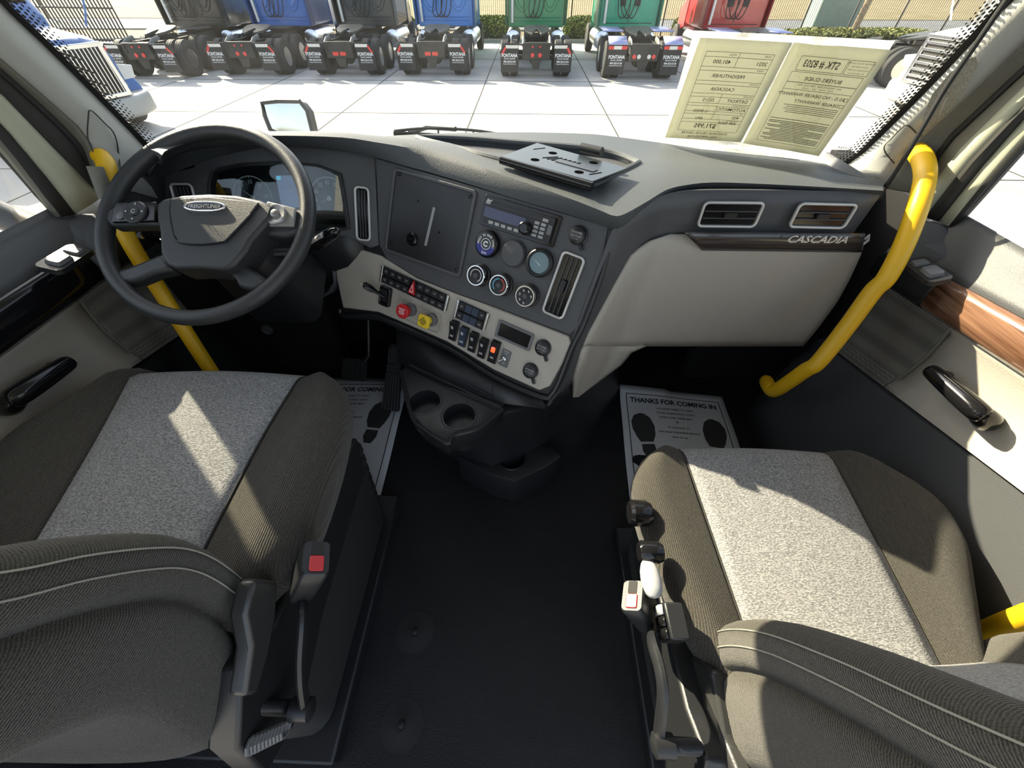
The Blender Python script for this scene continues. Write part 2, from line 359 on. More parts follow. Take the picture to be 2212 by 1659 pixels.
for side, sgn in (('left', -1), ('right', 1)):
    r = sroot('trim_2' if sgn < 0 else 'trim_3')
    if sgn < 0:
        e0 = [p+V((0, -.004, 0)) for p in LE]
        e1 = up_line([at(-160, -10, x=-.955), at(0, 121, x=-.955), at(100, 207, x=-.955), at(190, 290, x=-.955), at(206, 335, x=-.95), at(225, 400, x=-.94)], zt)
        e2 = up_line([at(-160, 22, x=-.985), at(0, 155, x=-.985), at(120, 262, x=-.985), at(187, 335, x=-.985), at(212, 400, x=-.985)], zt)
        e3 = up_line([at(-160, 70, x=-.99), at(0, 205, x=-.99), at(120, 330, x=-.99), at(216, 424, x=-.99)], zt)
        e4 = up_line([at(-160, 108, x=-1.01), at(0, 265, x=-1.01), at(100, 385, x=-1.01), at(160, 462, x=-1.01)], zt)
        e5 = up_line([at(-160, 140, x=-1.015), at(0, 303, x=-1.015), at(85, 410, x=-1.015), at(130, 468, x=-1.015)], zt)
        e6 = up_line([at(-160, 165, x=-1.03), at(0, 325, x=-1.03), at(75, 412, x=-1.03), at(122, 466, x=-1.03)], zt)
        e0 = e0+[e0[-1]+V((-.01, -.03, -.06))]
        g = MB(); q = [at(300, 322, y=1.06), at(352, 345, y=1.06), at(356, 470, y=1.0), at(236, 480, x=-.94), at(222, 400, x=-.94)]; g.poly(q); part('dash_end_cover', g, CHAR, r, solid=.01)
    else:
        e0 = [p+V((0, -.004, 0)) for p in RE]
        e1 = up_line([at(2330, -20, x=.915), at(2212, 88, x=.915), at(2113, 185, x=.915), at(2060, 235, x=.915), at(1985, 300, x=.905), at(1950, 345, x=.89), at(1905, 405, x=.87)], zt)
        e2 = up_line([at(2330, 45, x=.945), at(2212, 150, x=.945), at(2054, 296, x=.945), at(2012, 354, x=.945), at(1990, 420, x=.945)], zt)
        e3 = up_line([at(2330, 118, x=.95), at(2212, 232, x=.95), at(2100, 345, x=.95), at(2002, 468, x=.95)], zt)
        e3 = e3
        e4 = up_line([at(2330, 140, x=.965), at(2212, 255, x=.965), at(2110, 375, x=.965), at(2030, 478, x=.965)], zt)
        e5 = up_line([at(2330, 180, x=.97), at(2212, 300, x=.97), at(2120, 405, x=.97), at(2052, 488, x=.97)], zt)
        e6 = up_line([at(2330, 200, x=.985), at(2212, 322, x=.985), at(2125, 420, x=.985), at(2062, 490, x=.985)], zt)
    strip('pillar_cover', e0, e1, GREY, .022, r)
    strip('door_rubber', e1, e2, TAUP, -.006, r)
    strip('pillar_edge', e2, [a.lerp(b, .12) for a, b in zip(resamp(e2, 26), resamp(e3, 26))], SEAL, .01, r)
    DF = (e3, e4, e5, e6)
    if sgn < 0: DFL = (e2, e3, e4, e5, e6)
    else: DFR = (e2, e3, e4, e5, e6)
    # small access cover outlined by a thin groove
    if sgn < 0: pts = [(230, 400), (210, 345), (190, 300), (191, 250), (193, 239), (203, 243), (228, 268), (243, 283), (252, 305), (257, 340), (260, 372)]
    else: pts = [(1932, 353), (1913, 330), (1911, 315), (1925, 300), (1950, 275), (1960, 271), (1968, 276), (1982, 290)]
    def onpil(px, py):                        # on the pillar cover, just proud of it
        A = resamp(e0, 40); B = resamp(e1, 40); best = None
        for a, b in zip(A, B):
            for j in range(11):
                t = j/10; p = a.lerp(b, t)+(V((-.03, .3, 1.1))-a.lerp(b, t)).normalized()*.022*math.sin(math.pi*t)
                q = p-EYE; dd = q.dot(CF); u = (CX+FPX*q.dot(CR)/dd-px)**2+(CY-FPX*q.dot(CU)/dd-py)**2
                if best is None or u < best[0]: best = (u, dd)
        d = ray(px, py); return EYE+d*(best[1]-.010)
    g = MB(); g.tube(smoothpath([onpil(*p) for p in pts], 5), .0013, 6); part('cover_groove', g, SEAL, r)
q = [onpil(*p) for p in ((1990, 273), (2000, 235), (2014, 203), (2050, 160), (2087, 129), (2108, 122), (2113, 142), (2090, 185), (2060, 228), (2020, 272), (1994, 299))]; g = MB(); g.add([p for p in q]+[sum(q, V())/len(q)], [(i, (i+1) % 11, 11) for i in range(11)]); part('pillar_cloth', g, mat('speckled_cloth', (.20, .19, .15), .95, col2=(.36, .35, .29), vscale=350), r)
# ---- side walls behind the doors, behind the seats
for sgn, nm in ((-1, 'wall_left'), (1, 'wall_right')):
    x = XL-.06 if sgn < 0 else XR+.06
    m = MB(); m.box((x+sgn*.03, -.42, .9), (.05, .30, 1.78)); struct(nm, m, HEAD)
    m = MB(); m.box((x+sgn*.02, 1.16, .40), (.06, .58, .80)); m.box((x-sgn*.14, 1.20, .40), (.34, .04, .82)); struct(nm, m, WLK)
# outside skin of the cab below the windows, and the bonnet ahead of it
for sgn in (-1, 1):
    x = (XL-.10) if sgn < 0 else (XR+.10); m = MB(); m.box((x+sgn*.02, .35, .10), (.05, 2.1, 1.26)); m.box((x+sgn*.02, .2, -.85), (.10, 2.4, .7)); struct('wall_left' if sgn < 0 else 'wall_right', m, mat('cab_paint', (.35, .36, .38), .35), bevel=.01)
m = MB(); rows = []
for y, w_, zt2, zb2 in ((1.45, .98, .42, -1.0), (2.2, .95, .34, -1.0), (3.0, .90, .22, -1.0), (3.55, .82, .08, -.95), (3.7, .75, -.15, -.9)): rows.append([V((-w_-.03, y, zb2)), V((w_-.03, y, zb2)), V((w_-.03, y, zt2-.25)), V((w_*.75, y, zt2)), V((-w_*.8, y, zt2)), V((-w_-.03, y, zt2-.25))])
m.grid(rows, closed=True, capends=True); struct('hood', m, bpy.data.materials['cab_paint'], bevel=.03)
# =================================================================== doors
def cyl_between(m, a, b, r, n=12): m.tube([a, b], r, n)
def door(sgn):
    X = XL if sgn < 0 else XR
    r = sroot('door_1' if sgn < 0 else 'door_2')
    tl = (lambda y: .700) if sgn < 0 else (lambda y: .659+(.78-y)*.11)        # bottom of the trim strip
    bl = (lambda y: .480+(.84-y)*.19) if sgn < 0 else (lambda y: .465+(.715-y)*.217)   # bottom of the panel
    ys = [-.55+i*.06 for i in range(26)]; ys = [y for y in ys if y < .95]
    def X_(o, y):                              # o = distance outward of the panel face
        return X+sgn*o
    def sweep(name, sec, m, ylo=-.55, yhi=.95, th=.008, bev=0):
        rows = []
        for y in [ylo+(yhi-ylo)*i/24 for i in range(25)]:
            rows.append([V((X_(o, y), y, z(y) if callable(z) else z)) for o, z in sec])
        g = MB(); g.grid(rows); return part(name, g, m, r, solid=th, smooth=50)
    z0 = .815 if sgn > 0 else .835
    sweep('window_ledge', [(.035, z0+.012), (.030, z0-.002), (.012, lambda y: (z0+tl(y)+.085)/2+.012), (-.004, lambda y: tl(y)+.092), (-.012, lambda y: tl(y)+.078)], CHAR)
    gl = BLK if sgn < 0 else WOODR
    sweep('trim_strip', [(-.014, lambda y: tl(y)+.078), (-.022, lambda y: tl(y)+.062), (-.024, lambda y: tl(y)+.035), (-.020, lambda y: tl(y)+.012), (-.006, lambda y: tl(y))], GLB if sgn < 0 else WOODR, -.55, .765 if sgn < 0 else .775)
    sweep('trim_strip_end', [(-.014, lambda y: tl(y)+.078), (-.022, lambda y: tl(y)+.062), (-.024, lambda y: tl(y)+.035), (-.020, lambda y: tl(y)+.012), (-.006, lambda y: tl(y))], BLK, .767 if sgn < 0 else .777, .95)
    sweep('door_panel', [(-.004, lambda y: tl(y)+.004), (.012, lambda y: tl(y)-.02), (.022, lambda y: (tl(y)+bl(y))/2), (.012, lambda y: bl(y)+.03), (-.004, lambda y: bl(y)+.008), (-.006, lambda y: bl(y)), (.01, lambda y: bl(y)-.004)], BEI, -.55, .70 if sgn > 0 else .70)
    gs = sweep('speaker_grille', [(-.004, lambda y: tl(y)+.004), (.008, lambda y: tl(y)-.02), (.014, lambda y: (tl(y)+bl(y))/2), (.008, lambda y: bl(y)+.03), (-.004, lambda y: bl(y)+.008), (-.006, lambda y: bl(y)), (.01, lambda y: bl(y)-.004)], SPK, .703, .92)
    m = MB(); yb = .7015; m.tube([V((X_(.0, yb), yb+.0, tl(yb)-.002)), V((X_(.010, yb), yb, tl(yb)-.05)), V((X_(.016, yb), yb, (tl(yb)+bl(yb))/2)), V((X_(.002, yb), yb, bl(yb)+.004))], .004, 8); part('panel_seam', m, TAUP, r)
    # sill below the door panel
    # pull handle
    if sgn > 0: a, b = at(2008, 798, x=X-.035), at(2118, 895, x=X-.035)
    else: a, b = at(152, 780, x=X+.035), at(28, 862, x=X+.035)
    h = MB(); d = (b-a); n = 9
    prof = [(a-d*.02, .012), (a+d*.02, .017), (a+d*.3, .019), (a+d*.7, .021), (b, .021), (b+d*.06+V((sgn*.004, 0, 0)), .017)]
    h.tube([p[0] for p in prof], [p[1] for p in prof], 12)
    h.tube([b-d*.05, b-d*.02+V((sgn*.025, 0, -.016)), b+V((sgn*.045, 0, -.03))], [.02, .022, .026], 12)
    h.tube([a+d*.10, a+d*.12+V((sgn*.045, 0, -.008))], [.012, .014], 10)
    part('pull_handle', h, GLB, r, subd=1)
    # window switch block on the ledge
    c = at(2000, 586, z=tl(.8)+.094) if sgn > 0 else at(143, 560, z=tl(.8)+.092)
    T = Matrix.Translation(c) @ Matrix.Rotation(-sgn*math.radians(16), 4, 'Y')
    s = MB(); s.prism(rrect(.048, .095, .012), -.004, .006, T, .04); sw = part('window_switch', s, BLK, r)
    s = MB(); s.prism(rrect(.030, .036, .006), .006, .013, T @ Matrix.Translation((0, -.014, 0)), .15); part('switch_button', s, GREYP, sw)
    s = MB(); s.prism(rrect(.030, .020, .004), .006, .010, T @ Matrix.Translation((0, .024, 0)), .15); part('lock_button', s, GREYP, sw)
    # frame of the window and the glass
    e2, e3, e4, e5, e6 = DFL if sgn < 0 else DFR
    strip('frame_seal', [a.lerp(b, .12) for a, b in zip(resamp(e2, 26), resamp(e3, 26))] if sgn > 0 else e2, e3, SEAL if sgn < 0 else TAUP, .006, r)
    strip('frame_paint', e3, e4, GREEN if sgn < 0 else SEAL, .012, r)
    strip('frame_gasket', e4, e5, SEAL if sgn < 0 else GREEN, .004, r)
    strip('glass_channel', e5, e6, TAUP if sgn < 0 else SEAL, .006, r)
    if sgn > 0:                                # wide painted face between the pillar and the gasket
        strip('frame_face', [a.lerp(b, .5) for a, b in zip(resamp(e2, 26), resamp(e3, 26))], e3, GREEN, .012, r)
    # triangular black corner piece where the ledge meets the pillar
    g = MB()
    if sgn < 0: q = [at(128, 470, x=X-.02), at(216, 448, x=X+.02), at(222, 500, x=X+.05), at(232, 600, x=X+.05), at(205, 560, x=X+.02), at(118, 545, x=X-.01), at(132, 510, x=X-.03)]
    else: q = [at(2060, 488, x=X+.02), at(1995, 466, x=X-.02), at(1962, 500, x=X-.04), at(1925, 590, x=X-.04), at(1960, 585, x=X-.02), at(2078, 562, x=X+.005), at(2054, 522, x=X+.028)]
    c = sum(q, V())/len(q)-V((sgn*.012, 0, 0))
    g.add(q+[c], [(i, (i+1) % len(q), len(q)) for i in range(len(q))]); part('corner_cover', g, CHAR, r, solid=.015, subd=1)
    gx = X+sgn*.032; g = MB()
    E6 = resamp(e6, 20); pts = [V((gx, p.y, p.z)) for p in E6]
    lo = [at(2054, 522, x=gx), at(2078, 558, x=gx), at(2150, 600, x=gx)] if sgn > 0 else [at(132, 510, x=gx), at(110, 532, x=gx), at(60, 560, x=gx)]
    pts += lo+[V((gx, -.30, lo[-1].z-.005)), V((gx, -.30, zt-.1))]; g.poly(pts); part('pane', g, SDG, r, smooth=0)
    g = MB(); g.tube(smoothpath([V((gx-sgn*.006, p.y, p.z)) for p in pts[12:-1]], 3), .009, 8); part('glass_rubber', g, SEAL, r)
    g = MB(); g.box((gx, -.36, 1.25), (.05, .12, 1.0)); g.box((gx, .2, zt-.04), (.05, 1.1, .10)); part('rear_frame', g, TAUP, r)
    g = MB(); rows = []
    for y in [-.55+i*.08 for i in range(20)]:
        zb = bl(y)-.006; rows.append([V((X+sgn*.03, y, zb)), V((X-sgn*.004, y, zb-.01)), V((X-sgn*.006, y, zb-.05)), V((X-sgn*.03, y, .30)), V((X-sgn*.055, y, .12)), V((X-sgn*.065, y, 0))])
    g.grid(rows); struct('baseboard_left' if sgn < 0 else 'baseboard_right', g, CHAR if sgn > 0 else BLK, solid=.01, smooth=50)
SPK = mat('speaker_mesh', (.13, .125, .11), .8)
nt = SPK.node_tree; tc = nt.nodes.new('ShaderNodeTexCoord'); vo = nt.nodes.new('ShaderNodeTexVoronoi'); vo.inputs['Scale'].default_value = 260; vo.inputs['Randomness'].default_value = 0
nt.links.new(tc.outputs['Object'], vo.inputs['Vector']); cr = nt.nodes.new('ShaderNodeValToRGB'); cr.color_ramp.elements[0].position = .3; cr.color_ramp.elements[1].position = .4
cr.color_ramp.elements[0].color = (.03, .03, .028, 1); cr.color_ramp.elements[1].color = (.17, .16, .14, 1); nt.links.new(vo.outputs['Distance'], cr.inputs[0]); nt.links.new(cr.outputs[0], nt.nodes['Principled BSDF'].inputs['Base Color'])
door(-1); door(1)
# =================================================================== dashboard
DASH = thing('dashboard', 'full width truck dashboard, black textured top over charcoal and beige panels', 'dashboard', (-.05, 1.0, .45))
FC = Frame((-.00865, .86393, .8138), (.89115, -.44952, -.06147), (.24837, .36998, .89522))   # centre stack, turned to the driver
_a = FC.uv(810, 345)
FDR = Frame(FC.P(*_a), (1, .02, 0), (0, .44, .898))          # instrument panel
FPS = Frame((.5, .898, .80), (1, 0, 0), (0, .04, 1))         # passenger face
def uvc(fr, px, py, c=0):
    d = ray(px, py); o = fr.o+fr.n*c; t = fr.n.dot(o-EYE)/fr.n.dot(d); p = EYE+d*t-fr.o
    return (p.dot(fr.h), p.dot(fr.v))
def quad(fr, pts, c=0):                        # four picture corners of a rectangle -> centre, size, turn on its panel
    q = [V(uvc(fr, *p, c)) for p in pts]; ce = sum(q, V((0, 0)))/4
    w = ((q[1]-q[0]).length+(q[2]-q[3]).length)/2; h = ((q[3]-q[0]).length+(q[2]-q[1]).length)/2
    dx = (q[1]-q[0])+(q[2]-q[3]); return ce.x, ce.y, w, h, math.atan2(dx.y, dx.x)
def pl(fr, pts, c=0): return [uvc(fr, *p, c) for p in pts]
# ---- top pad with its overhanging lip
ST = [((350, 335), (350, 355), .938), ((365, 322), (365, 342), .94), ((430, 303), (430, 322), .945), ((520, 295), (520, 315), .945), ((620, 293), (620, 316), .94), ((740, 297), (740, 326), .93), ((810, 307), (810, 340), .92),
      ((870, 317), (870, 357), .912), ((930, 328), (930, 373), .905), ((1030, 358), (1030, 403), .896), ((1105, 384), (1105, 427), .89), ((1180, 410), (1180, 449), .886), ((1250, 436), (1250, 470), .883), ((1300, 456), (1300, 487), .88),
      ((1326, 466), (1324, 494), .88), ((1350, 462), (1348, 488), .88), ((1400, 434), (1400, 452), .88), ((1440, 410), (1440, 430), .88), ((1480, 400), (1480, 417), .88), ((1540, 394), (1540, 416), .88), ((1640, 397), (1640, 419), .88), ((1760, 403), (1760, 424), .88), ((1860, 409), (1860, 429), .88), ((1907, 412), (1903, 431), .88)]
fr_ = [at(*a, z=z) for a, b, z in ST]; lo_ = [at(*b, z=z-.036) for a, b, z in ST]
x0, x1 = fr_[0].x, fr_[-1].x
def padz(x): return .872 if x < .2 else .872-.02*min(1, (x-.2)/.3)
rows = []; PADN = []
FI = smoothpath(fr_, 3); LI = smoothpath(lo_, 3)
for i, (p, q) in enumerate(zip(FI, LI)):
    t = (p.x-x0)/(x1-x0); xr = -.985+t*(.895+.985); zr = padz(xr)
    r = V((xr, ws(xr, zr)-.012, zr)); line = []
    for k in range(13):
        s = k/12; c = p.lerp(r, s); z = p.z+(zr-p.z)*(s*s*(3-2*s))+.010*math.sin(math.pi*min(1, s*1.6))*(1 if p.x < .15 else .3); line.append(V((c.x, c.y, z)))
    und = (q-p); e = p+und*.25-V((0, .004, 0)); e2 = p+und*.75-V((0, .003, 0))
    inn = q.lerp(V((r.x, r.y, q.z)), .12)
    PADN.append(line)
    rows.append([V((r.x, r.y, r.z-.05))]+line[::-1]+[e, e2, q, inn])
g = MB(); g.grid(rows, closed=True, capends=True); PADO = part('dash_pad', g, PAD, DASH, smooth=50)
def onpad(px, py):                             # a point on the pad surface
    best = None
    for L in PADN:
        for a, b in zip(L, L[1:]):
            for j in range(4):
                p = a.lerp(b, j/4); q = p-EYE; d = q.dot(CF); u = (CX+FPX*q.dot(CR)/d-px)**2+(CY-FPX*q.dot(CU)/d-py)**2
                if best is None or u < best[0]: best = (u, p.z)
    return at(px, py, z=best[1])
# storage tray sunk in the pad
TR = [(897, 293), (1000, 296), (1120, 306), (1250, 316), (1330, 328), (1384, 348), (1384, 356), (1330, 384), (1298, 400), (1275, 401), (1220, 385), (1120, 357), (1010, 327), (905, 300)]
tp = [onpad(*p) for p in TR]; cc = sum(tp, V())/len(tp)
inn_ = [cc+(p-cc)*.95 for p in tp]
g = MB(); g.add([p+V((0, 0, .03)) for p in inn_]+[V((p.x, p.y, .857)) for p in inn_], [tuple(range(13, -1, -1)), tuple(range(14, 28))]+[(i, (i+1) % 14, 14+(i+1) % 14, 14+i) for i in range(14)])
cut(PADO, [g])
g = MB(); g.tube(smoothpath([p+V((0, 0, -.001)) for p in inn_], 4, True), .0075, 8, closed=True); part('tray_rim', g, PAD, DASH)
g = MB(); g.poly([V((p.x, p.y, .8585)) for p in inn_]); part('tray_liner', g, CHAR, DASH)
# ---- centre stack
body = [(808, 336), (1322, 486), (1302, 590), (1262, 700), (1238, 755), (1212, 822), (1194, 858), (1170, 866), (1064, 820), (965, 760), (815, 694), (742, 690), (728, 640), (722, 560), (716, 512), (760, 530), (812, 520)]
g = MB(); g.prism(pl(FC, body), -.05, -.004, FC.M()); part('stack_body', g, BLK, DASH, bevel=.006)
up = [(811, 340), (1316, 488), (1296, 592), (1256, 702), (1230, 724), (1071, 664), (994, 637), (900, 600), (835, 560), (818, 528)]
g = MB(); g.prism(pl(FC, up), -.012, 0, FC.M()); part('stack_panel', g, CHAR, DASH, bevel=.003)
low = [(722, 512), (762, 533), (822, 552), (900, 601), (994, 638), (1071, 665), (1229, 726), (1234, 740), (1216, 784), (1188, 834), (1165, 843), (1068, 799), (967, 738), (818, 674), (742, 665), (728, 600)]
g = MB(); g.prism(pl(FC, low), -.012, .003, FC.M()); part('switch_panel', g, BEI, DASH, bevel=.004)
g = MB(); P_ = [FC.P(*uvc(FC, *p), .001) for p in ((735, 668), (745, 682), (818, 685), (967, 750), (1066, 812), (1170, 857), (1192, 850), (1208, 822), (1236, 750), (1262, 698), (1302, 588), (1322, 492))]
g.tube(smoothpath(P_, 4), .007, 8); part('stack_edge', g, BLK, DASH)
# vents
def vent(fr, pts, c=0, vertical=True, tab=True, frame=True, n=3, label=None):
    a, b, w, h, r = quad(fr, pts, c); M = fr.M(a, b, c, r)
    g = MB(); g.prism(rrect(w-.008, h-.008, .008), .0, .0015, M); root = part('air_vent', g, GLB, DASH)
    root['label'] = label or 'black air vent in a silver frame'
    if frame: g = MB(); g.ring(rrect(w, h, .012), rrect(w-.011, h-.011, .007), 0, .008, M); part('vent_frame', g, SILV, root, bevel=.002)
    g = MB()
    for k in range(n):
        f = (k+1)/(n+1)-.5
        if vertical: g.box((f*(w-.012), 0, .004), (.0016, h-.018, .005), M)
        else: g.box((0, f*(h-.012), .004), (w-.018, .0016, .005), M)
    part('slats', g, CHAR if frame else GREYP, root)
    if tab:
        g = MB(); g.prism(rrect(.012, .030, .003) if vertical else rrect(.030, .012, .003), .004, .010, M, .1); part('vent_tab', g, BLK, root)
    return root
vent(FC, [(1212, 539), (1263, 555), (1221, 696), (1175, 673)], .001, label='tall air vent with silver frame at the right of the centre stack')
vent(FDR, [(764, 401), (797, 404), (805, 523), (772, 519)], .001, tab=False, label='tall narrow air vent with silver frame beside the instruments')
vent(FDR, [(371, 396), (421, 396), (430, 458), (381, 458)], .001, n=4, tab=False, label='silver framed air vent behind the steering wheel')
vent(FDR, [(362, 347), (419, 338), (425, 362), (370, 380)], .001, vertical=False, frame=False, n=4, tab=False, label='slatted side window vent')
vent(FPS, [(1514, 434), (1645, 435), (1637, 490), (1508, 488)], .006, vertical=False, n=2, label='wide silver framed air vent, nearer the centre stack')
vent(FPS, [(1718, 436), (1844, 440), (1830, 492), (1706, 490)], .006, vertical=False, n=2, label='wide silver framed air vent, at the door end')
# instrument panel
ip = [(352, 392), (362, 345), (398, 322), (520, 312), (660, 314), (808, 334), (812, 400), (818, 530), (800, 536), (745, 510), (640, 515), (480, 520), (380, 500), (350, 440)]
g = MB(); g.prism(pl(FDR, ip), -.02, 0, FDR.M()); IP = part('instrument_panel', g, CHAR, DASH, bevel=.003)
cl_ = [(455, 400), (462, 374), (480, 364), (523, 355), (615, 351), (684, 358), (733, 377), (741, 420), (751, 492), (690, 500), (560, 508), (470, 505), (458, 450)]
cp_ = pl(FDR, cl_); g = MB(); g.prism(cp_, -.025, .012, FDR.M()); cut(IP, [g])
g = MB(); g.prism(pl(FDR, cl_), -.028, -.018, FDR.M()); CLU = part('instrument_cluster', g, GLB, DASH)
n_ = len(cp_); mc = V((sum(p[0] for p in cp_)/n_, sum(p[1] for p in cp_)/n_)); outer = [tuple(mc+(V(p)-mc)*1.04) for p in cp_]; inner = [tuple(mc+(V(p)-mc)*.985) for p in cp_]
g = MB(); g.ring(outer, inner, -.018, .006, FDR.M()); part('cluster_hood', g, BLK, DASH, bevel=.003)
def dial(px, py, r, nums, a0, a1, needle, nt=25):
    a, b = uvc(FDR, px, py, -.017); M = FDR.M(a, b, -.0175)
    g = MB(); N = 48
    for k in range(N):
        t0, t1 = [a0+(a1-a0)*(k+j)/N for j in (0, 1)]
        g.add([(r*math.cos(t0), r*math.sin(t0), .0006), (r*math.cos(t1), r*math.sin(t1), .0006), (r*.965*math.cos(t1), r*.965*math.sin(t1), .0006), (r*.965*math.cos(t0), r*.965*math.sin(t0), .0006)], [(0, 1, 2, 3)], M)
    for k in range(nt):
        t = a0+(a1-a0)*k/(nt-1); L = .88 if k % 4 == 0 else .93
        g.box(((r*(.97+L)/2)*math.cos(t), (r*(.97+L)/2)*math.sin(t), 0), (.001, .001, .001), M @ Matrix.Identity(4)) if False else g.add([((r*rr)*math.cos(t+dt), (r*rr)*math.sin(t+dt), .0007) for rr, dt in ((.97, -.012), (.97, .012), (L, .012), (L, -.012))], [(0, 1, 2, 3)], M)
    for k, s in enumerate(nums):
        t = a0+(a1-a0)*(k)/(len(nums)-1); g.text(s, r*.24, M @ Matrix.Translation((r*.72*math.cos(t), r*.72*math.sin(t), .0007)), .01)
    part('dial_marks', g, WHT, CLU, smooth=0)
    g = MB(); g.add([(r*.9*math.cos(needle), r*.9*math.sin(needle), .002), (.0012, .0012, .002), (-.0012, -.0012, .002)], [(0, 1, 2)], M); g.lathe([(.006, .001), (.006, .003)], 16, M); part('needle', g, SILV, CLU)
dial(547, 427, .052, ['0', '5', '10', '15', '20', '25', '30'], math.radians(215), math.radians(-35), math.radians(140))
dial(712, 429, .052, ['5', '15', '25', '35', '45', '55', '65', '75', '85'], math.radians(215), math.radians(-35), math.radians(200), 33)
a, b, w_, h_, r_ = quad(FDR, [(598, 379), (655, 379), (664, 448), (606, 448)], -.016); M = FDR.M(a, b, -.0165, r_)
g = MB(); g.prism(rrect(w_, h_, .002), 0, .001, M); scr = part('screen', g, mat('screen_blue', (.03, .04, .07), .25, emit=(.10, .13, .22), estr=.6), CLU)
g = MB(); g.prism(rrect(.011, .009, .001), .001, .0014, M @ Matrix.Translation((-w_/2+.007, h_/2-.006, 0))); part('home_tile', g, mat('screen_cyan', (.1, .5, .7), .4, emit=(.1, .5, .7), estr=.5), scr)
g = MB(); g.text('Trip mpg', .008, M @ Matrix.Translation((.008, .011, .0016))); g.text('0     5    10', .006, M @ Matrix.Translation((0, -.005, .0016))); g.text('94 F', .007, M @ Matrix.Translation((-.014, -.014, .0016))); g.text('14.2 V    451', .006, M @ Matrix.Translation((0, -.023, .0016)))
for k in range(11): g.box((-.02+k*.004, .001, .0016), (.0005, .003, .0002), M)
part('lettering', g, WHT, scr, smooth=0)
g = MB(); g.prism([tuple(mc+(V(p)-mc)*.99) for p in cp_], -.006, -.005, FDR.M()); part('cluster_lens', g, glassmat('lens_glass', (.8, .85, .85), .06), CLU)
# knee panel and steering column surround under the instruments
g = MB(); rows = []
for i in range(9):
    x = -.97+i*.066; rows.append([V((x, 1.06, .76)), V((x, .985+.01*math.sin(i), .70)), V((x, .99, .62)), V((x, 1.03, .54)), V((x, 1.10, .50)), V((x, 1.3, .47))])
g.grid(rows); part('knee_panel', g, BLK, DASH, solid=.01, smooth=50)
g = MB(); rows = []
for k in range(9):
    t = math.pi*k/8; rows.append([V((-.685-.13*math.cos(t), .99, .60-.10*math.sin(t))), V((-.685-.14*math.cos(t), 1.05, .58-.11*math.sin(t)))])
g.grid(rows); part('column_trim', g, CHAR, DASH, solid=.008, smooth=50)
# ---- passenger side
TOPC = [(.182, .770), (.225, .800), (.275, .850), (.33, .888), (.42, .902), (.58, .904), (.86, .904)]
BOTC = [(.072, .640), (.120, .700), (.190, .800), (.27, .880), (.40, .915), (.58, .925), (.86, .925)]
def gps(x, z):
    t = min(1.05, max(-.2, (z-.43)/.415)); cv = [(b[0]+(a[0]-b[0])*t, b[1]+(a[1]-b[1])*t) for a, b in zip(TOPC, BOTC)]
    if x <= cv[0][0]: return cv[0][1]
    for p, q in zip(cv, cv[1:]):
        if x <= q[0]: return p[1]+(q[1]-p[1])*(x-p[0])/(q[0]-p[0])
    return cv[-1][1]
def onps(px, py, off=0.0):
    d = ray(px, py); lo, hi = .4, 2.0
    for k in range(45):
        t = (lo+hi)/2; p = EYE+d*t
        if p.y > gps(p.x, p.z)-off: hi = t
        else: lo = t
    return EYE+d*t
g = MB(); rows = []
for i in range(12):
    z = .872-i*.442/11; t = (z-.43)/.415; cv = [V((b[0]+(a[0]-b[0])*t, b[1]+(a[1]-b[1])*t, z)) for a, b in zip(TOPC, BOTC)]
    cv[0] = cv[0]; c2 = smoothpath(cv, 4); xr = .755+.03*t
    c2 = [p for p in c2 if p.x < xr]+[V((xr, c2[-1].y, z)), V((xr+.012, c2[-1].y+.03, z)), V((xr+.01, 1.3, z))]
    rows.append(c2)
m_ = min(len(r) for r in rows); rows = [resamp(r, 34) for r in rows]
g.grid(rows); part('passenger_panel', g, CHAR, DASH, solid=.006, smooth=60)
g = MB(); rows = []
def ip_(tab, y):
    for (y0, v0), (y1, v1) in zip(tab, tab[1:]):
        if y <= y1: return v0+(v1-v0)*(y-y0)/(y1-y0)
    return tab[-1][1]
Lt = [(506, 1446), (520, 1402), (544, 1366), (618, 1325), (716, 1272), (760, 1253), (817, 1238), (857, 1239)]
Rt = [(506, 1866), (544, 1859), (600, 1834), (650, 1807), (700, 1771), (746, 1734)]
Rt2 = [(747, 1392), (757, 1366), (787, 1341), (818, 1300), (857, 1246)]
for i in range(17):
    py = 506+i*15; l, r = ip_(Lt, py), ip_(Rt, py); rows.append([onps(l+(r-l)*k/40, py, .004+.012*min(1, min(1, i/2, ((16-i)/1.5 if l+(r-l)*k/40 > 1385 else 1))+.1)*min(1, k/2, (40-k)/2)) for k in range(41)])
g.grid(rows); rows = []
for i in range(9):
    py = 746+i*13.8; l, r = ip_(Lt, py), ip_(Rt2, py); rows.append([onps(l+(r-l)*k/14, py, .004+.012*min(1, k/1.0, ((14-k)/1.5 if i else 14))) for k in range(15)])
g.grid(rows); part('glove_box_cover', g, BEI, DASH, solid=.008, smooth=60)
g = MB(); rows = []
for i in range(7):
    t = i/6; rows.append([onps(1476+(1516-1476)*t+(1868-7*t-1476-(40*t))*k/30, 500+4*k/30+t*(40-k/30*0), .022+.006*math.sin(math.pi*t)) for k in range(31)])
g.grid(rows); wt = part('wood_trim', g, WOODD, DASH, solid=.004, smooth=60)
a, b = uvc(FPS, 1767, 518, .034); M = FPS.M(a, b, .034)
sh = lambda s: Matrix(((1, .25, 0, 0), (0, 1, 0, 0), (0, 0, 1, 0), (0, 0, 0, 1)))
g = MB(); g.text('CASCADIA', .023, M @ sh(0), .012, 1.22)
o = part('lettering', g, SILV, wt, solid=.002, smooth=0)
g = MB(); g.box((.50, 1.0, .405), (.62, .12, .05)); g.box((.56, 1.05, .36), (.60, .02, .10)); part('kick_panel', g, BLK, DASH, bevel=.006)
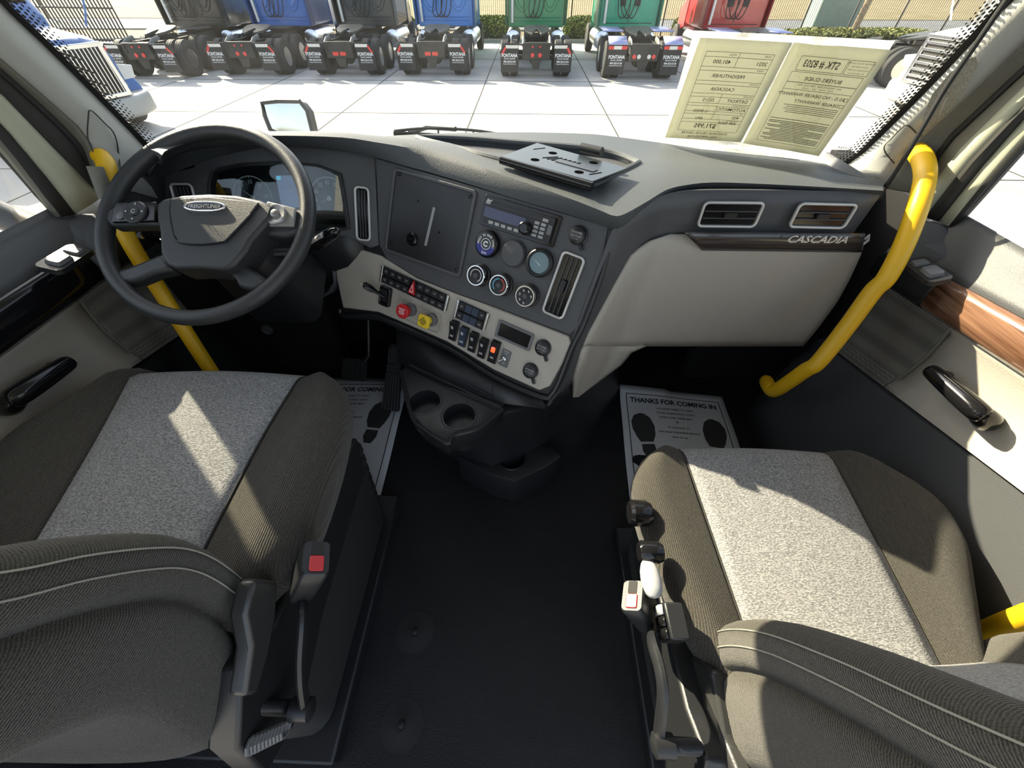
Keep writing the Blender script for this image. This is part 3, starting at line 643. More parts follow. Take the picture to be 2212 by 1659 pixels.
g = MB(); a, b = uvc(FPS, 1874, 519, .02); M = FPS.M(a, b, .015)
g.tube([(0, -.012, 0), (.006, -.002, 0), (0, .010, 0), (-.004, 0, 0)], .003, 6, M=M); part('wire_clip', g, SILV, DASH)
# ---- radio
a, b, w_, h_, r_ = quad(FC, [(1052, 420), (1215, 468), (1197, 536), (1038, 484)]); M = FC.M(a, b, 0, r_)
g = MB(); g.prism(rrect(w_, h_, .003), 0, .006, M); RAD = part('radio', g, GLB, DASH, bevel=.001)
w2, h2 = w_-.016, h_-.012
g = MB(); g.prism(rrect(w2, h2, .003), .006, .014, M, .02); part('radio_face', g, BLK, RAD)
g = MB(); g.prism(rrect(w2*.60, h2*.40, .003), .014, .0148, M @ Matrix.Translation((-w2*.185, -h2*.04, 0))); part('display', g, LCD, RAD)
g = MB(); g.box((-.005, h2*.30, .0144), (w2*.78, .0028, .0008), M); part('disc_slot', g, GLB, RAD)
RBM = mat('radio_key_grey', (.32, .33, .34), .4)
def rbtn(w_b, h_b, x_, y_):
    g = MB(); g.prism(rrect(w_b, h_b, .001), .014, .0155, M @ Matrix.Translation((x_, y_, 0)), .08); part('radio_button', g, RBM, RAD, smooth=0)
for k in range(6): rbtn(.0125, .007, -w2*.36+k*.0165, -h2*.40)
rbtn(.012, .007, -w2*.455, h2*.33); rbtn(.014, .006, w2*.37, h2*.30)
for k in range(4):
    for j in range(2): rbtn(.012, .006, w2*(.27+.09*j), h2*(.12-.16*k))
MK = M @ Matrix.Translation((w2*.145, -h2*.20, .014))
g = MB(); g.lathe([(.013, 0), (.0145, .004), (.013, .016), (.0105, .018), (.009, .0165), (.001, .0165)][::1], 28, MK); part('volume_knob', g, GLB, RAD)
g = MB(); g.prism(rrect(.010, .020, .002), .014, .0155, M @ Matrix.Translation((w2*.452, 0, 0))); part('usb_port', g, GREYP, RAD)
g = MB(); g.text('Band', .0065, M @ Matrix.Translation((-w2*.44, h2*.43, .0150)), .01); g.text('kenwood', .006, M @ Matrix.Translation((w2*.37, h2*.42, .0150)), .01) if False else None
for k in range(6): g.text(str(k+1), .005, M @ Matrix.Translation((-w2*.36+k*.0165, -h2*.40, .0158)))
part('lettering', g, WHT, RAD, smooth=0)
# ---- blank plate where a screen used to be
a, b, w_, h_, r_ = quad(FC, [(852, 362), (1031, 411), (997, 603), (832, 541)]); M = FC.M(a, b, 0, r_)
g = MB(); g.ring(rrect(w_, h_, .010), rrect(w_-.016, h_-.016, .006), -.002, .006, M); PLR = part('screen_bezel', g, CHAR, DASH, bevel=.002)
g = MB(); g.prism(rrect(w_-.016, h_-.016, .006), -.002, .002, M); part('blank_plate', g, PLATE, PLR)
g = MB(); sc_ = []
for p in ((863, 376), (1016, 424), (846, 524), (987, 581)):
    u, v_ = uvc(FC, *p, .002); g = MB(); g.lathe([(.0045, 0), (.0045, .002), (.003, .003), (.002, .0015)], 14, FC.M(u, v_, .002)); part('screw', g, GLB, PLR)
g = MB()
for p in ((903, 434), (956, 452), (897, 483), (949, 502)):
    u, v_ = uvc(FC, *p, .002); g = MB(); g.lathe([(.0028, 0), (.0028, .0003)], 14, FC.M(u, v_, .002)); part('screw_hole', g, GLB, PLR)
u, v_ = uvc(FC, 890, 517, .005); g = MB(); g.lathe([(.016, 0), (.016, .006), (.013, .009), (.009, .009), (.0085, .001), (.001, .001)], 28, FC.M(u, v_, .002)); part('cable_grommet', g, GLB, PLR)
p, q = V(uvc(FC, 938, 448, .002)), V(uvc(FC, 919, 531, .002)); d = q-p; ce = (p+q)/2
g = MB(); g.prism(rrect(.0075, d.length, .002), .002, .0025, FC.M(ce.x, ce.y, 0, math.atan2(d.y, d.x)+math.pi/2)); part('sticker', g, mat('grey_sticker', (.30, .31, .31), .5), PLR)
# ---- round controls
def rnd(px, py, prof, m, name, c=.02, label=None):
    u, v_ = uvc(FC, px, py, c); g = MB(); g.lathe(prof, 36, FC.M(u, v_, 0)); o = part(name, g, m, DASH)
    if label: o['label'] = label
    return o, FC.M(u, v_, 0)
o, M = rnd(1050, 527, [(.030, 0), (.0315, .004), (.0315, .012), (.028, .017), (.024, .018), (.001, .018)], GLB, 'video_save_button', .017, 'round button with a white and blue ring of lettering')
g = MB(); N = 40
def arc(g, r0, r1, a0, a1, z, M, N=40):
    for k in range(N):
        t0, t1 = [math.radians(a0+(a1-a0)*(k+j)/N) for j in (0, 1)]
        g.add([(r1*math.cos(t0), r1*math.sin(t0), z), (r1*math.cos(t1), r1*math.sin(t1), z), (r0*math.cos(t1), r0*math.sin(t1), z), (r0*math.cos(t0), r0*math.sin(t0), z)], [(0, 1, 2, 3)], M)
arc(g, .013, .0255, 190, 350, .0185, M); part('blue_ring', g, mat('blue_print', (.02, .025, .22), .4), o, smooth=0)
g = MB(); s = 'PRESS TO SAVE VIDEO'
for k, ch in enumerate(s):
    if ch != ' ':
        t = math.radians(187-k*(194/(len(s)-1))); g.text(ch, .0068, M @ Matrix.Rotation(t-math.pi/2, 4, 'Z') @ Matrix.Translation((0, .0195, .0187)), .02)
g.text('lytx', .009, M @ Matrix.Translation((0, -.0195, .0188)), .01); arc(g, .0115, .0128, 0, 360, .0187, M); arc(g, .0035, .0065, 30, 330, .0187, M); part('lettering', g, WHT, o, smooth=0)
rnd(1107, 548, [(.029, 0), (.0305, .004), (.0305, .010), (.027, .015), (.001, .016)], CHAR, 'round_blank_cover', .013)
o, M = rnd(1164, 568, [(.030, 0), (.032, .004), (.032, .014), (.028, .018), (.0245, .017), (.0235, .012), (.001, .012)], BLK, 'suction_gauge', .014, 'round air restriction gauge with a pale blue face')
g = MB(); g.lathe([(.0232, .0122), (.0232, .0128)], 32, M); part('gauge_face', g, mat('gauge_face_blue', (.16, .25, .29), .3), o)
g = MB(); g.add([(-.017, .006, .0135), (.004, -.004, .0135), (.003, -.0055, .0135)], [(0, 1, 2)], M); part('needle', g, WHT, o, smooth=0)
for i, (px, py) in enumerate(((1028, 595), (1077, 616), (1134, 640))):
    o, M = rnd(px, py, [(.0275, 0), (.0275, .006), (.0245, .008), (.0245, .024), (.0225, .0265), (.0215, .026), (.001, .026)], BLK, 'climate_knob', .026, ('climate knob for the fan, nearest the screen plate', 'temperature knob with a blue and red arc', 'airflow knob with white figures round its face')[i])
    g = MB(); g.lathe([(.0252, .020), (.0252, .0255), (.0235, .0285), (.0212, .0285), (.0205, .026)], 36, M, caps=False); part('chrome_ring', g, CHRM, o)
    g = MB(); g.lathe([(.0065, .026), (.0055, .0285), (.001, .0275)], 20, M); part('centre_cap', g, CHAR, o)
    if i == 1:
        g = MB(); arc(g, .0135, .016, 95, 235, .0265, M); part('blue_arc', g, mat('blue_mark', (.12, .45, .65), .5), o, smooth=0)
        g = MB(); arc(g, .0135, .016, -55, 85, .0265, M); part('red_arc', g, mat('red_mark', (.6, .08, .05), .5), o, smooth=0)
    elif i == 0:
        g = MB(); arc(g, .0135, .0152, -60, 200, .0265, M); part('white_arc', g, WHT, o, smooth=0)
    else:
        g = MB()
        for k in range(6):
            t = math.radians(20+k*50); MM = M @ Matrix.Translation((.0148*math.cos(t), .0148*math.sin(t), .0265)); arc(g, .0008, .0016, 0, 360, 0, MM, 8); g.box((.001, -.003, 0), (.001, .0035, .0002), MM); g.box((.0025, -.0015, 0), (.003, .0009, .0002), MM)
        part('airflow_figures', g, WHT, o, smooth=0)
# ---- switch banks
def bank(pts, cols, hazard, name):
    a, b, w, h, r = quad(FC, pts, .006); M = FC.M(a, b, .003, r)
    g = MB(); g.prism(rrect(w, h, .003), 0, .006, M); o = part(name, g, GLB, DASH, bevel=.001)
    for s in (-1, 1):
        g = MB(); g.prism(rrect(.006, h*1.02, .002), 0, .009, M @ Matrix.Translation((s*(w/2-.003), 0, 0))); part('silver_end', g, CHRM, o, bevel=.001)
    cw = (w-.014)/cols
    for row in (0, 1):
        for k in range(cols):
            if hazard and abs(k-(cols-1)/2) < .6: continue
            Mx = M @ Matrix.Translation((-w/2+.007+cw*(k+.5), (h*.26)*(1 if row == 0 else -1), 0))
            g = MB(); g.prism(rrect(cw-.0012, h*.40, .0012), .006, .0095, Mx, .03); bt = part('switch_key', g, (DBLU if (not hazard and 0 < k < cols-(0 if row == 0 and False else 1)) else BLK), o)
            g = MB()
            if not (not hazard and 0 < k < cols-1):
                for q in range(2): g.box((0, .0015-q*.0028, .0097), (cw*.42*(1-.25*q), .0011, .0002), Mx)
                part('switch_mark', g, GRP, bt, smooth=0)
    if hazard:
        Mx = M; tri = [(0, h*.5), (-.0115, -h*.36), (.0115, -h*.36)]
        g = MB(); g.prism(tri, .006, .012, Mx, .06); hz = part('hazard_button', g, RED, o, bevel=.001)
        g = MB(); t2 = [(p[0]*.55, p[1]*.55-.0015) for p in tri]; t3 = [(p[0]*.40, p[1]*.40-.0018) for p in tri]; g.ring(t2, t3, .012, .0124, Mx); part('warning_triangle', g, WHT, hz, smooth=0)
    return o
bank([(828, 574), (972, 638), (963, 675), (821, 606)], 9, True, 'switch_bank')
bank([(990, 647), (1058, 677), (1047, 716), (981, 684)], 4, False, 'switch_bank')
a, b = uvc(FC, 1027, 701, .01)
for i, (px, py) in enumerate(((980, 714), (1001, 727), (1022, 739), (1043, 752), (1067, 760))):
    u, v_ = uvc(FC, px, py, .008); M = FC.M(u, v_, .003, -.02); big = i == 4
    hh = .056 if not big else .062; ww = .0225 if not big else .025
    g = MB(); g.prism(rrect(ww, hh, .002), 0, .006, M); o = part('rocker_switch', g, GLB, DASH, bevel=.001)
    o['label'] = ('rocker switch nearest the yellow knob', 'second rocker switch from the yellow knob, with pale blue paddle', 'middle rocker switch of the row', 'rocker switch left of the orange lit one', 'rocker switch with an orange lamp')[i]
    g = MB(); k = .5 if i % 2 == 0 else -.5
    sec = [(-hh/2+.003, .007), (-.001, .012), (hh/2-.003, .020 if i != 4 else .016)]
    g.grid([[V((s*(ww/2-.002), y, z)) for y, z in [(sec[0][0], 0)]+sec+[(sec[-1][0], 0)]] for s in (-1, 1)], M=M)
    g.add([(s*(ww/2-.002), y, z) for s in (-1, 1) for y, z in [(sec[0][0], 0)]+sec+[(sec[-1][0], 0)]], [(0, 1, 2, 3, 4), (9, 8, 7, 6, 5)], M)
    part('paddle', g, DBLU if i == 1 else BLK, o, smooth=20)
    g = MB()
    for q in range(3): g.box((0, hh*.24-q*.0032, .0188-q*.0015), (.008-.001*q, .0012, .0006), M)
    for q in range(2): g.box((0, -hh*.22-q*.003, .0105), (.010, .0011, .0006), M)
    part('switch_mark', g, WHT, o, smooth=0)
    if big: g = MB(); g.prism(rrect(.011, .014, .002), .0135, .0165, M @ Matrix.Translation((0, .008, 0))); part('orange_lamp', g, ORG_, o)
u, v_ = uvc(FC, 1091, 774, .004); M = FC.M(u, v_, .003, -.02)
g = MB(); g.prism(rrect(.026, .046, .003), 0, .003, M); o = part('toggle_plate', g, GREYP, DASH, bevel=.001)
g = MB(); g.lathe([(.0055, .003), (.0055, .009), (.003, .010)], 6, M); g.tube([(0, 0, .008), (-.008, -.006, .020), (-.010, -.008, .023)], [.002, .003, .0028], 10, M=M); part('toggle_lever', g, CHRM, o)
g = MB(); g.text('ON', .004, M @ Matrix.Translation((0, .013, .0033))); g.text('OFF', .004, M @ Matrix.Translation((0, -.013, .0033))); g.text('TRI-PAC', .004, M @ Matrix.Translation((0, .019, .0033))); part('lettering', g, WHT, o, smooth=0)
a, b, w_, h_, r_ = quad(FC, [(1077, 689), (1156, 723), (1143, 759), (1071, 726)], .005); M = FC.M(a, b, .003, r_)
g = MB(); g.ring(rrect(w_, h_, .004), rrect(w_-.014, h_-.012, .002), 0, .006, M); o = part('display_frame', g, GREYP, DASH, bevel=.001)
g = MB(); g.prism(rrect(w_-.014, h_-.012, .002), 0, .002, M); part('blank_display', g, GLB, o)
for i, (px, py, dx) in enumerate(((1170, 753, 0), (1143, 803, 0), (1246, 508, 0))):
    o, M = rnd(px, py, [(.021, 0), (.021, .003), (.0175, .004), (.0185, .010), (.0175, .015), (.015, .017), (.001, .0175)], BLK, 'power_outlet', .015, ('power outlet cap beside the blank display', 'lowest power outlet cap, at the corner of the beige panel', 'power outlet cap above the tall vent')[i])
    g = MB(); g.tube([(.010, -.014, .006), (.016, -.022, .010), (.020, -.027, .009)], [.005, .004, .0045], 8, M=M, flat=.6); part('cap_strap', g, BLK, o)
    g = MB(); g.text('POWER', .0066, M @ Matrix.Translation((0, .005, .0178)), .01); g.text('OUTLET', .0066, M @ Matrix.Translation((0, -.002, .0178)), .01); g.text('12V MAX', .0036, M @ Matrix.Translation((0, -.008, .0178))); part('lettering', g, GRP, o, smooth=0)
# trailer brake lever, parking brake knobs
u, v_ = uvc(FC, 833, 640, .008); M = FC.M(u, v_, .003)
g = MB(); g.ring(rrect(.036, .055, .006), rrect(.024, .040, .004), 0, .012, M); o = part('trailer_brake', g, GLB, DASH, bevel=.002)
g = MB(); g.prism(rrect(.024, .040, .004), 0, .002, M); g.prism(rrect(.020, .016, .003), .002, .014, M @ Matrix.Translation((0, .012, 0)), .1); part('lever_slot', g, BLK, o)
p = FC.P(u, v_, .014); q = EYE+ray(784, 613)*((p-EYE).dot(CF)/1.0*.97); g = MB(); g.tube([p, p.lerp(q, .4), p.lerp(q, .62), p.lerp(q, .9), q], [.005, .007, .013, .013, .006], 12, flat=.6); lv = part('brake_lever', g, GLB, o)
g = MB(); mid = p.lerp(q, .72)+FC.n*.009; dd = (p-q).normalized(); hh = dd; vv = FC.n.cross(hh); MM = Matrix(((hh.x, vv.x, FC.n.x, mid.x), (hh.y, vv.y, FC.n.y, mid.y), (hh.z, vv.z, FC.n.z, mid.z), (0, 0, 0, 1)))
g.text('TRAILER BRAKE', .0055, MM, .01); part('lettering', g, WHT, lv, smooth=0)
a, b, w_, h_, r_ = quad(FC, [(862, 640), (960, 682), (950, 722), (852, 680)]); M = FC.M(a, b, .003, r_)
g = MB(); g.ring(rrect(w_, h_, .012), rrect(w_-.006, h_-.006, .010), 0, .003, M); part('knob_recess', g, BEI, DASH, bevel=.001)
for i, (px, py, mm, n) in enumerate(((864, 671, RED, 8), (910, 693, YKN, 4))):
    u, v_ = uvc(FC, px, py, .045); u += .006; M = FC.M(u, v_, .0)
    g = MB(); g.lathe([(.018, .003), (.018, .014), (.013, .016), (.010, .016)], 24, M); g.lathe([(.008, .014), (.008, .040)], 16, M); o = part('air_brake_knob', g, GREYP if i else GREYP, DASH)
    o['label'] = ('red octagonal air supply knob', 'yellow square parking brake knob')[i]
    g = MB()
    poly = [(.021*math.cos(math.radians(22.5+45*k)), .021*math.sin(math.radians(22.5+45*k))) for k in range(8)] if n == 8 else rrect(.034, .034, .006)
    g.prism(poly, .036, .046, M, .04); g.lathe([(.0105, .018), (.0105, .037)], 16, M); kb = part('knob_face', g, mm, o, bevel=.002)
    g = MB()
    for q in range(4): g.box((0, .007-q*.0045, .0464), (.020-.004*(q % 2), .0018, .0002), M @ Matrix.Rotation(.0 if n == 8 else .8, 4, 'Z'))
    part('knob_marks', g, (WHT if n == 8 else INK), kb, smooth=0)
# =================================================================== steering wheel
WC = V((-.6628, .7774, .8441)); TI = .5816
FW = Frame(WC, (1, 0, 0), (0, math.cos(TI), math.sin(TI)))
SW = thing('steering_wheel', 'black four spoke steering wheel with oval chrome badge on its hub', 'steering wheel', WC)
LEA = mat('wheel_leather', (.030, .032, .034), .40, bump=.25, scale=700)
g = MB(); R_ = .2286-.0155; pts = [FW.P(R_*math.cos(t), R_*math.sin(t), 0) for t in [2*math.pi*k/72 for k in range(72)]]
g.tube(pts, .0158, 16, closed=True); part('rim', g, LEA, SW)
def wpoly(pts, c0, c1, name, m, par=SW, bev=.008, ins=0.0, sub=0):
    g = MB(); g.prism(pl(FW, pts, c1), c0, c1, FW.M(), ins); return part(name, g, m, par, bevel=bev, subd=sub)
hub = wpoly([(336, 440), (352, 428), (395, 420), (450, 417), (510, 420), (560, 430), (592, 444), (583, 470), (560, 497), (540, 520), (530, 540), (503, 572), (484, 583), (430, 577), (378, 579), (360, 572), (345, 548), (343, 500), (337, 470)], -.03, .028, 'hub_cover', LEA, bev=.007)
wpoly([(367, 430), (450, 424), (560, 437), (540, 462), (494, 512), (478, 522), (430, 527), (385, 522), (374, 505), (366, 460)], .028, .032, 'airbag_panel', LEA, hub, .003)
g = MB(); cp2 = pl(FW, [(369, 432), (366, 460), (374, 505), (385, 522), (430, 527), (478, 522), (494, 512), (542, 462)], .030)
g.tube(smoothpath([FW.P(*p, .031) for p in cp2], 4), .0022, 6); part('airbag_ridge', g, LEA, hub)
a, b = uvc(FW, 442, 446, .034); M = FW.M(a, b, .031)
el = lambda rx, ry, n=36: [(rx*math.copysign(abs(math.cos(2*math.pi*k/n))**.8, math.cos(2*math.pi*k/n)), ry*math.sin(2*math.pi*k/n)) for k in range(n)]
g = MB(); g.ring(el(.043, .0115), el(.039, .0085), 0, .0045, M); bd = part('badge', g, CHRM, SW, bevel=.001)
g = MB(); g.prism(el(.0395, .009), 0, .002, M); part('badge_field', g, mat('badge_grey', (.10, .11, .14), .3), bd)
g = MB(); g.text('FREIGHTLINER', .0115, M @ Matrix.Translation((0, 0, .0034)), .02, .88); part('lettering', g, CHRM, bd, smooth=0, solid=.001)
wpoly([(344, 436), (345, 486), (300, 484), (238, 486), (222, 478), (226, 455), (246, 440)], -.022, .010, 'spoke', LEA, bev=.008)
wpoly([(575, 438), (655, 452), (668, 470), (662, 500), (610, 510), (552, 505)], -.022, .010, 'spoke', LEA, bev=.008)
wpoly([(350, 545), (372, 582), (330, 590), (292, 606), (262, 612), (232, 584), (262, 580), (300, 566)], -.026, .006, 'spoke', LEA, bev=.008)
wpoly([(482, 583), (507, 556), (526, 570), (560, 590), (585, 612), (540, 625), (512, 618), (505, 600)], -.026, .006, 'spoke', LEA, bev=.008)
pod = wpoly([(250, 437), (337, 435), (334, 476), (240, 479), (242, 455)], .010, .018, 'control_pod', GLB, bev=.002)
a, b = uvc(FW, 290, 457, .022); M = FW.M(a, b, .018)
g = MB(); g.lathe([(.0245, 0), (.0245, .003), (.022, .005), (.010, .004), (.009, .006), (.001, .006)], 30, M); kb = part('direction_pad', g, BLK, pod)
g = MB()
for k in range(4):
    t = math.pi/2*k; g.add([(.0195*math.cos(t), .0195*math.sin(t), .0055), (.0155*math.cos(t+.13), .0155*math.sin(t+.13), .0055), (.0155*math.cos(t-.13), .0155*math.sin(t-.13), .0055)], [(0, 1, 2)], M)
arc(g, .0035, .0045, 20, 340, .0065, M, 20); part('pad_marks', g, WHT, kb, smooth=0)
a, b = uvc(FW, 259, 465, .02); g = MB(); g.lathe([(.0085, 0), (.0085, .002), (.007, .003)], 20, FW.M(a, b, .018)); part('round_button', g, GREYP, pod)
SIL2 = mat('satin_silver', (.30, .30, .29), .3, metal=.5)
pod = wpoly([(577, 434), (638, 449), (633, 488), (557, 487)], .010, .018, 'control_pod', SIL2, bev=.002)
a, b = uvc(FW, 594, 462, .022); M = FW.M(a, b, .018)
g = MB(); g.lathe([(.0225, 0), (.0225, .004), (.020, .006), (.009, .004), (.008, .008), (.005, .010), (.001, .010)], 30, M); part('direction_pad', g, SIL2, pod)
# column, shroud and stalk
COL = thing('steering_column', 'black steering column shroud with gear selector stalk behind the wheel', 'steering column', FW.P(0, -.02, -.2))
g = MB(); rows = []
for i, (c, w2, h2, dv) in enumerate(((-.035, .050, .050, 0), (-.06, .075, .062, -.005), (-.14, .085, .070, -.012), (-.24, .095, .085, -.02), (-.30, .10, .09, -.03))):
    rows.append([FW.P(p[0], p[1]+dv, c) for p in rrect(w2*2, h2*2, .035, 5)])
g.grid(rows, closed=True, capends=True); part('shroud', g, BLK, COL, bevel=0, smooth=60)
s0 = at(655, 545, y=.86); s1 = at(712, 508, y=.80)
g = MB(); g.tube([FW.P(.06, -.02, -.10), s0, s0.lerp(s1, .4)], [.012, .012, .013], 12); part('stalk_arm', g, BLK, COL)
g = MB(); d = (s1-s0); g.tube([s0+d*.05, s0+d*.2, s0+d*.7, s1+d*.15, s1+d*.25], [.010, .019, .021, .018, .009], 16, flat=.75); st = part('stalk_grip', g, GLB, COL, subd=1)
g = MB(); g.tube([s0+d*.3+V((-.002, -.014, .010)), s1-d*.05+V((-.002, -.014, .010))], [.007, .008], 10, flat=.7); part('stalk_switch', g, SILV, st)
l0 = at(345, 520, y=.90); l1 = at(306, 508, y=.86)
g = MB(); g.tube([FW.P(-.06, -.03, -.11), l0, l1], [.009, .010, .012], 12, flat=.7); part('indicator_stalk', g, GLB, COL)
# ignition key
k0 = at(487, 712, y=1.0); k1 = at(519, 752, y=.99)
g = MB(); g.tube([k0, k0.lerp(k1, .3), k1], [.007, .004, .0035], 8, flat=.5); solo('key', g, CHRM, 'long silver key hanging from a lock under the dashboard', 'key')
g = MB(); M = FDR.M(0, 0, 0); c = at(578, 711, y=1.03); g.lathe([(.018, 0), (.018, .008), (.012, .010), (.009, .006), (.001, .006)], 20, Matrix.Translation(c) @ Matrix.Rotation(math.pi/2, 4, 'X')); solo('diagnostic_socket', g, CHAR, 'round dark socket under the steering column beside the key', 'socket')
# =================================================================== pedals
BP = thing('brake_pedal', 'black brake pedal with square tread on a steel arm', 'pedal', at(765, 820, z=.12))
q = [at(738, 772, z=.17), at(791, 776, z=.17), at(789, 824, z=.11), at(739, 820, z=.11)]
h = (q[1]-q[0]).normalized(); v = (q[0]-q[3]).normalized(); fb = Frame(sum(q, V())/4, h, v)
g = MB(); g.prism(rrect((q[1]-q[0]).length, (q[0]-q[3]).length, .010), -.012, 0, fb.M()); bp = part('pedal_pad', g, RUB, BP, bevel=.002)
g = MB(); W_, H_ = (q[1]-q[0]).length-.012, (q[0]-q[3]).length-.010
for i in range(5):
    for j in range(5): g.box((-W_/2+W_*(i+.5)/5, -H_/2+H_*(j+.5)/5, .001), (W_/5-.003, H_/5-.003, .004), fb.M())
part('tread', g, RUB, bp, smooth=0)
g = MB(); g.tube([V((at(796, 690, y=1.12).x, 1.20, .64)), at(796, 690, y=1.12), at(797, 740, y=1.08), at(797, 768, y=1.06), fb.P(.015, .01, -.015)], .009, 8, flat=.6); part('pedal_arm', g, mat('grey_steel', (.16, .16, .15), .4, metal=.8), BP)
AP = thing('accelerator_pedal', 'long ribbed black accelerator pedal beside the cup holders', 'pedal', at(835, 885, z=.03))
q = [at(842, 742, z=.33), at(866, 748, z=.33), at(862, 891, z=.05), at(820, 887, z=.05)]
h = ((q[1]-q[0])+(q[2]-q[3])).normalized(); ce = sum(q, V())/4; v = ((q[0]-q[3])+(q[1]-q[2])).normalized(); fa = Frame(ce, h, v); H_ = (q[0]-q[3]).length
loc = [((p-ce).dot(fa.h), (p-ce).dot(fa.v)) for p in (q[3], q[2], q[1], q[0])]
g = MB(); g.prism(loc, -.018, 0, fa.M()); ap = part('pedal_pad', g, RUB, AP, bevel=.008)
g = MB()
for i in range(6):
    t = (i+.5)/6; a = V(loc[0]).lerp(V(loc[1]), t); b = V(loc[3]).lerp(V(loc[2]), t); m = a.lerp(b, .62)
    g.tube([fa.P(*a.lerp(b, .03), .001), fa.P(*a.lerp(b, .60), .001)], .0022, 6); g.tube([fa.P(*a.lerp(b, .76), .001), fa.P(*a.lerp(b, .96), .001)], .0022, 6)
    for tt in (.65, .70): g.tube([fa.P(*a.lerp(b, tt-.018), .001), fa.P(*a.lerp(b, tt+.018), .001)], .0022, 6)
part('tread', g, mat('rib_highlight', (.05, .05, .06), .4), ap)
# =================================================================== console under the stack
CON = thing('centre_console', 'black floor console with two cup holders on a shelf and one in its foot', 'console', (-.02, .75, 0))
zs = .425
up_ = [at(x, y, z=zs) for x, y in ((866, 800), (888, 895), (915, 925), (965, 955), (980, 938), (1035, 922), (1085, 882), (1090, 862))]
back = [V((.09, .86, zs)), V((-.28, 1.02, zs))]
shelf = MB(); sp = [(p.x, p.y) for p in up_+back]; shelf.prism(sp, zs-.06, zs)
SH = part('cup_shelf', shelf, BLK, CON, bevel=.006)
cups = []; CC = [at(917, 868, z=zs), at(992, 898, z=zs)]
for c in CC: k = MB(); k.lathe([(.037, -.035), (.043, .02)], 40, Matrix.Translation(c)); cups.append(k)
n1 = MB(); d1 = (at(900, 925, z=zs)-CC[0]); n1.box((0, -.05, 0), (.022, .08, .09), Matrix.Translation(CC[0]+V((-.005, 0, 0))) @ Matrix.Rotation(-.15, 4, 'Z'))
n2 = MB(); n2.box((0, -.05, 0), (.022, .08, .09), Matrix.Translation(CC[1]+V((-.005, 0, 0))) @ Matrix.Rotation(-.15, 4, 'Z'))
cut(SH, cups)
for c in CC:
    g = MB(); g.lathe([(.0365, zs-.10), (.0405, zs-.004), (.046, zs+.001), (.048, zs-.003), (.042, zs-.02), (.038, zs-.105)], 40, Matrix.Translation((c.x, c.y, 0)), caps=False); cu = part('cup_holder', g, BLK, CON)
    g = MB(); g.lathe([(.038, zs-.1), (.038, zs-.097)], 32, Matrix.Translation((c.x, c.y, 0))); part('cup_floor', g, RUB, cu)
g = MB(); g.tube(smoothpath([p+V((0, 0, -.004)) for p in up_[:-1]], 4), .006, 8); part('shelf_rim', g, BLK, CON)
# tapering body from the shelf down to the floor
top = [V((-.36, 1.0, zs-.01)), at(872, 860, z=zs-.04), at(905, 915, z=zs-.06), at(972, 958, z=zs-.08), at(1060, 925, z=zs-.06), at(1135, 880, z=zs), at(1200, 868, z=.44), V((.17, .80, .44)), V((.30, .98, .44)), V((.30, 1.2, .44)), V((-.36, 1.2, .44))]
bot_ = [V((-.33, 1.02, 0)), at(868, 890, z=.0), at(915, 950, z=.0), at(965, 985, z=.0), at(1110, 1064, z=.0), at(1150, 1046, z=0), at(1240, 1000, z=0), at(1290, 930, z=0), V((.42, 1.1, 0)), V((.42, 1.25, 0)), V((-.33, 1.25, 0))]
bot_[1] = at(885, 905, z=0)
mid_ = [a.lerp(b, .55) for a, b in zip(top, bot_)]
for k, (px, py) in {4: (1040, 985), 5: (1165, 935), 6: (1205, 880)}.items(): mid_[k] = at(px, py, z=.20)
rows = [resamp(r+[r[0]], 60)[:-1] for r in (top, [a.lerp(b, .5) for a, b in zip(top, mid_)], mid_, [a.lerp(b, .6) for a, b in zip(mid_, bot_)], bot_)]
g = MB(); g.grid(rows, closed=True, capends=True); part('console_body', g, BLK, CON, smooth=50)
# foot with its own cup holder
c3 = at(1105, 985, z=.15); ft = [at(x, y, z=.145) for x, y in ((985, 985), (1045, 965), (1085, 948), (1130, 945), (1195, 965), (1215, 985), (1180, 1010), (1112, 1040), (1060, 1025))]
g = MB(); g.prism([(p.x, p.y) for p in ft], .0, .145); FT = part('console_foot', g, BLK, CON, bevel=.008)
k = MB(); k.lathe([(.040, .03), (.044, .2)], 40, Matrix.Translation((c3.x, c3.y, 0))); cut(FT, [k])
g = MB(); g.lathe([(.0395, .02), (.0425, .142), (.047, .147), (.050, .143)], 40, Matrix.Translation((c3.x, c3.y, 0)), caps=False); cu = part('cup_holder', g, BLK, CON)
g = MB(); g.lathe([(.040, .02), (.040, .024)], 32, Matrix.Translation((c3.x, c3.y, 0))); part('cup_floor', g, RUB, cu)
g = MB()
for s in ([(780, 750), (1085, 878)], ): pass
B0 = [onbody for onbody in ()]
q = [FC.P(*uvc(FC, x, y, -.03), -.03) for x, y in ((860, 740), (1080, 868))]
back_ = MB(); rows = [[V((-.36, 1.02, .55)), V((-.38, 1.03, .42))], [FC.P(*uvc(FC, 860, 700, -.035), -.035), at(862, 785, z=zs)], [FC.P(*uvc(FC, 960, 745, -.035), -.035), at(960, 830, z=zs)], [FC.P(*uvc(FC, 1066, 800, -.035), -.035), at(1088, 872, z=zs)], [FC.P(*uvc(FC, 1165, 845, -.03), -.03), at(1180, 885, z=zs)]]; rows[0][0] = V((-.40, 1.06, .55))
back_.grid(rows); part('console_back', back_, BLK, CON, solid=.012)
g = MB()
for a, b in (((872, 752), (938, 790)), ((952, 797), (1062, 857)), ((1064, 832), (1064, 858)), ((938, 768), (938, 790)), ((885, 788), (1080, 880))):
    g.tube([at(*a, z=.445), at(*b, z=.435)], .0018, 6)
part('console_ribs', g, mat('edge_plastic', (.03, .031, .036), .35), CON)
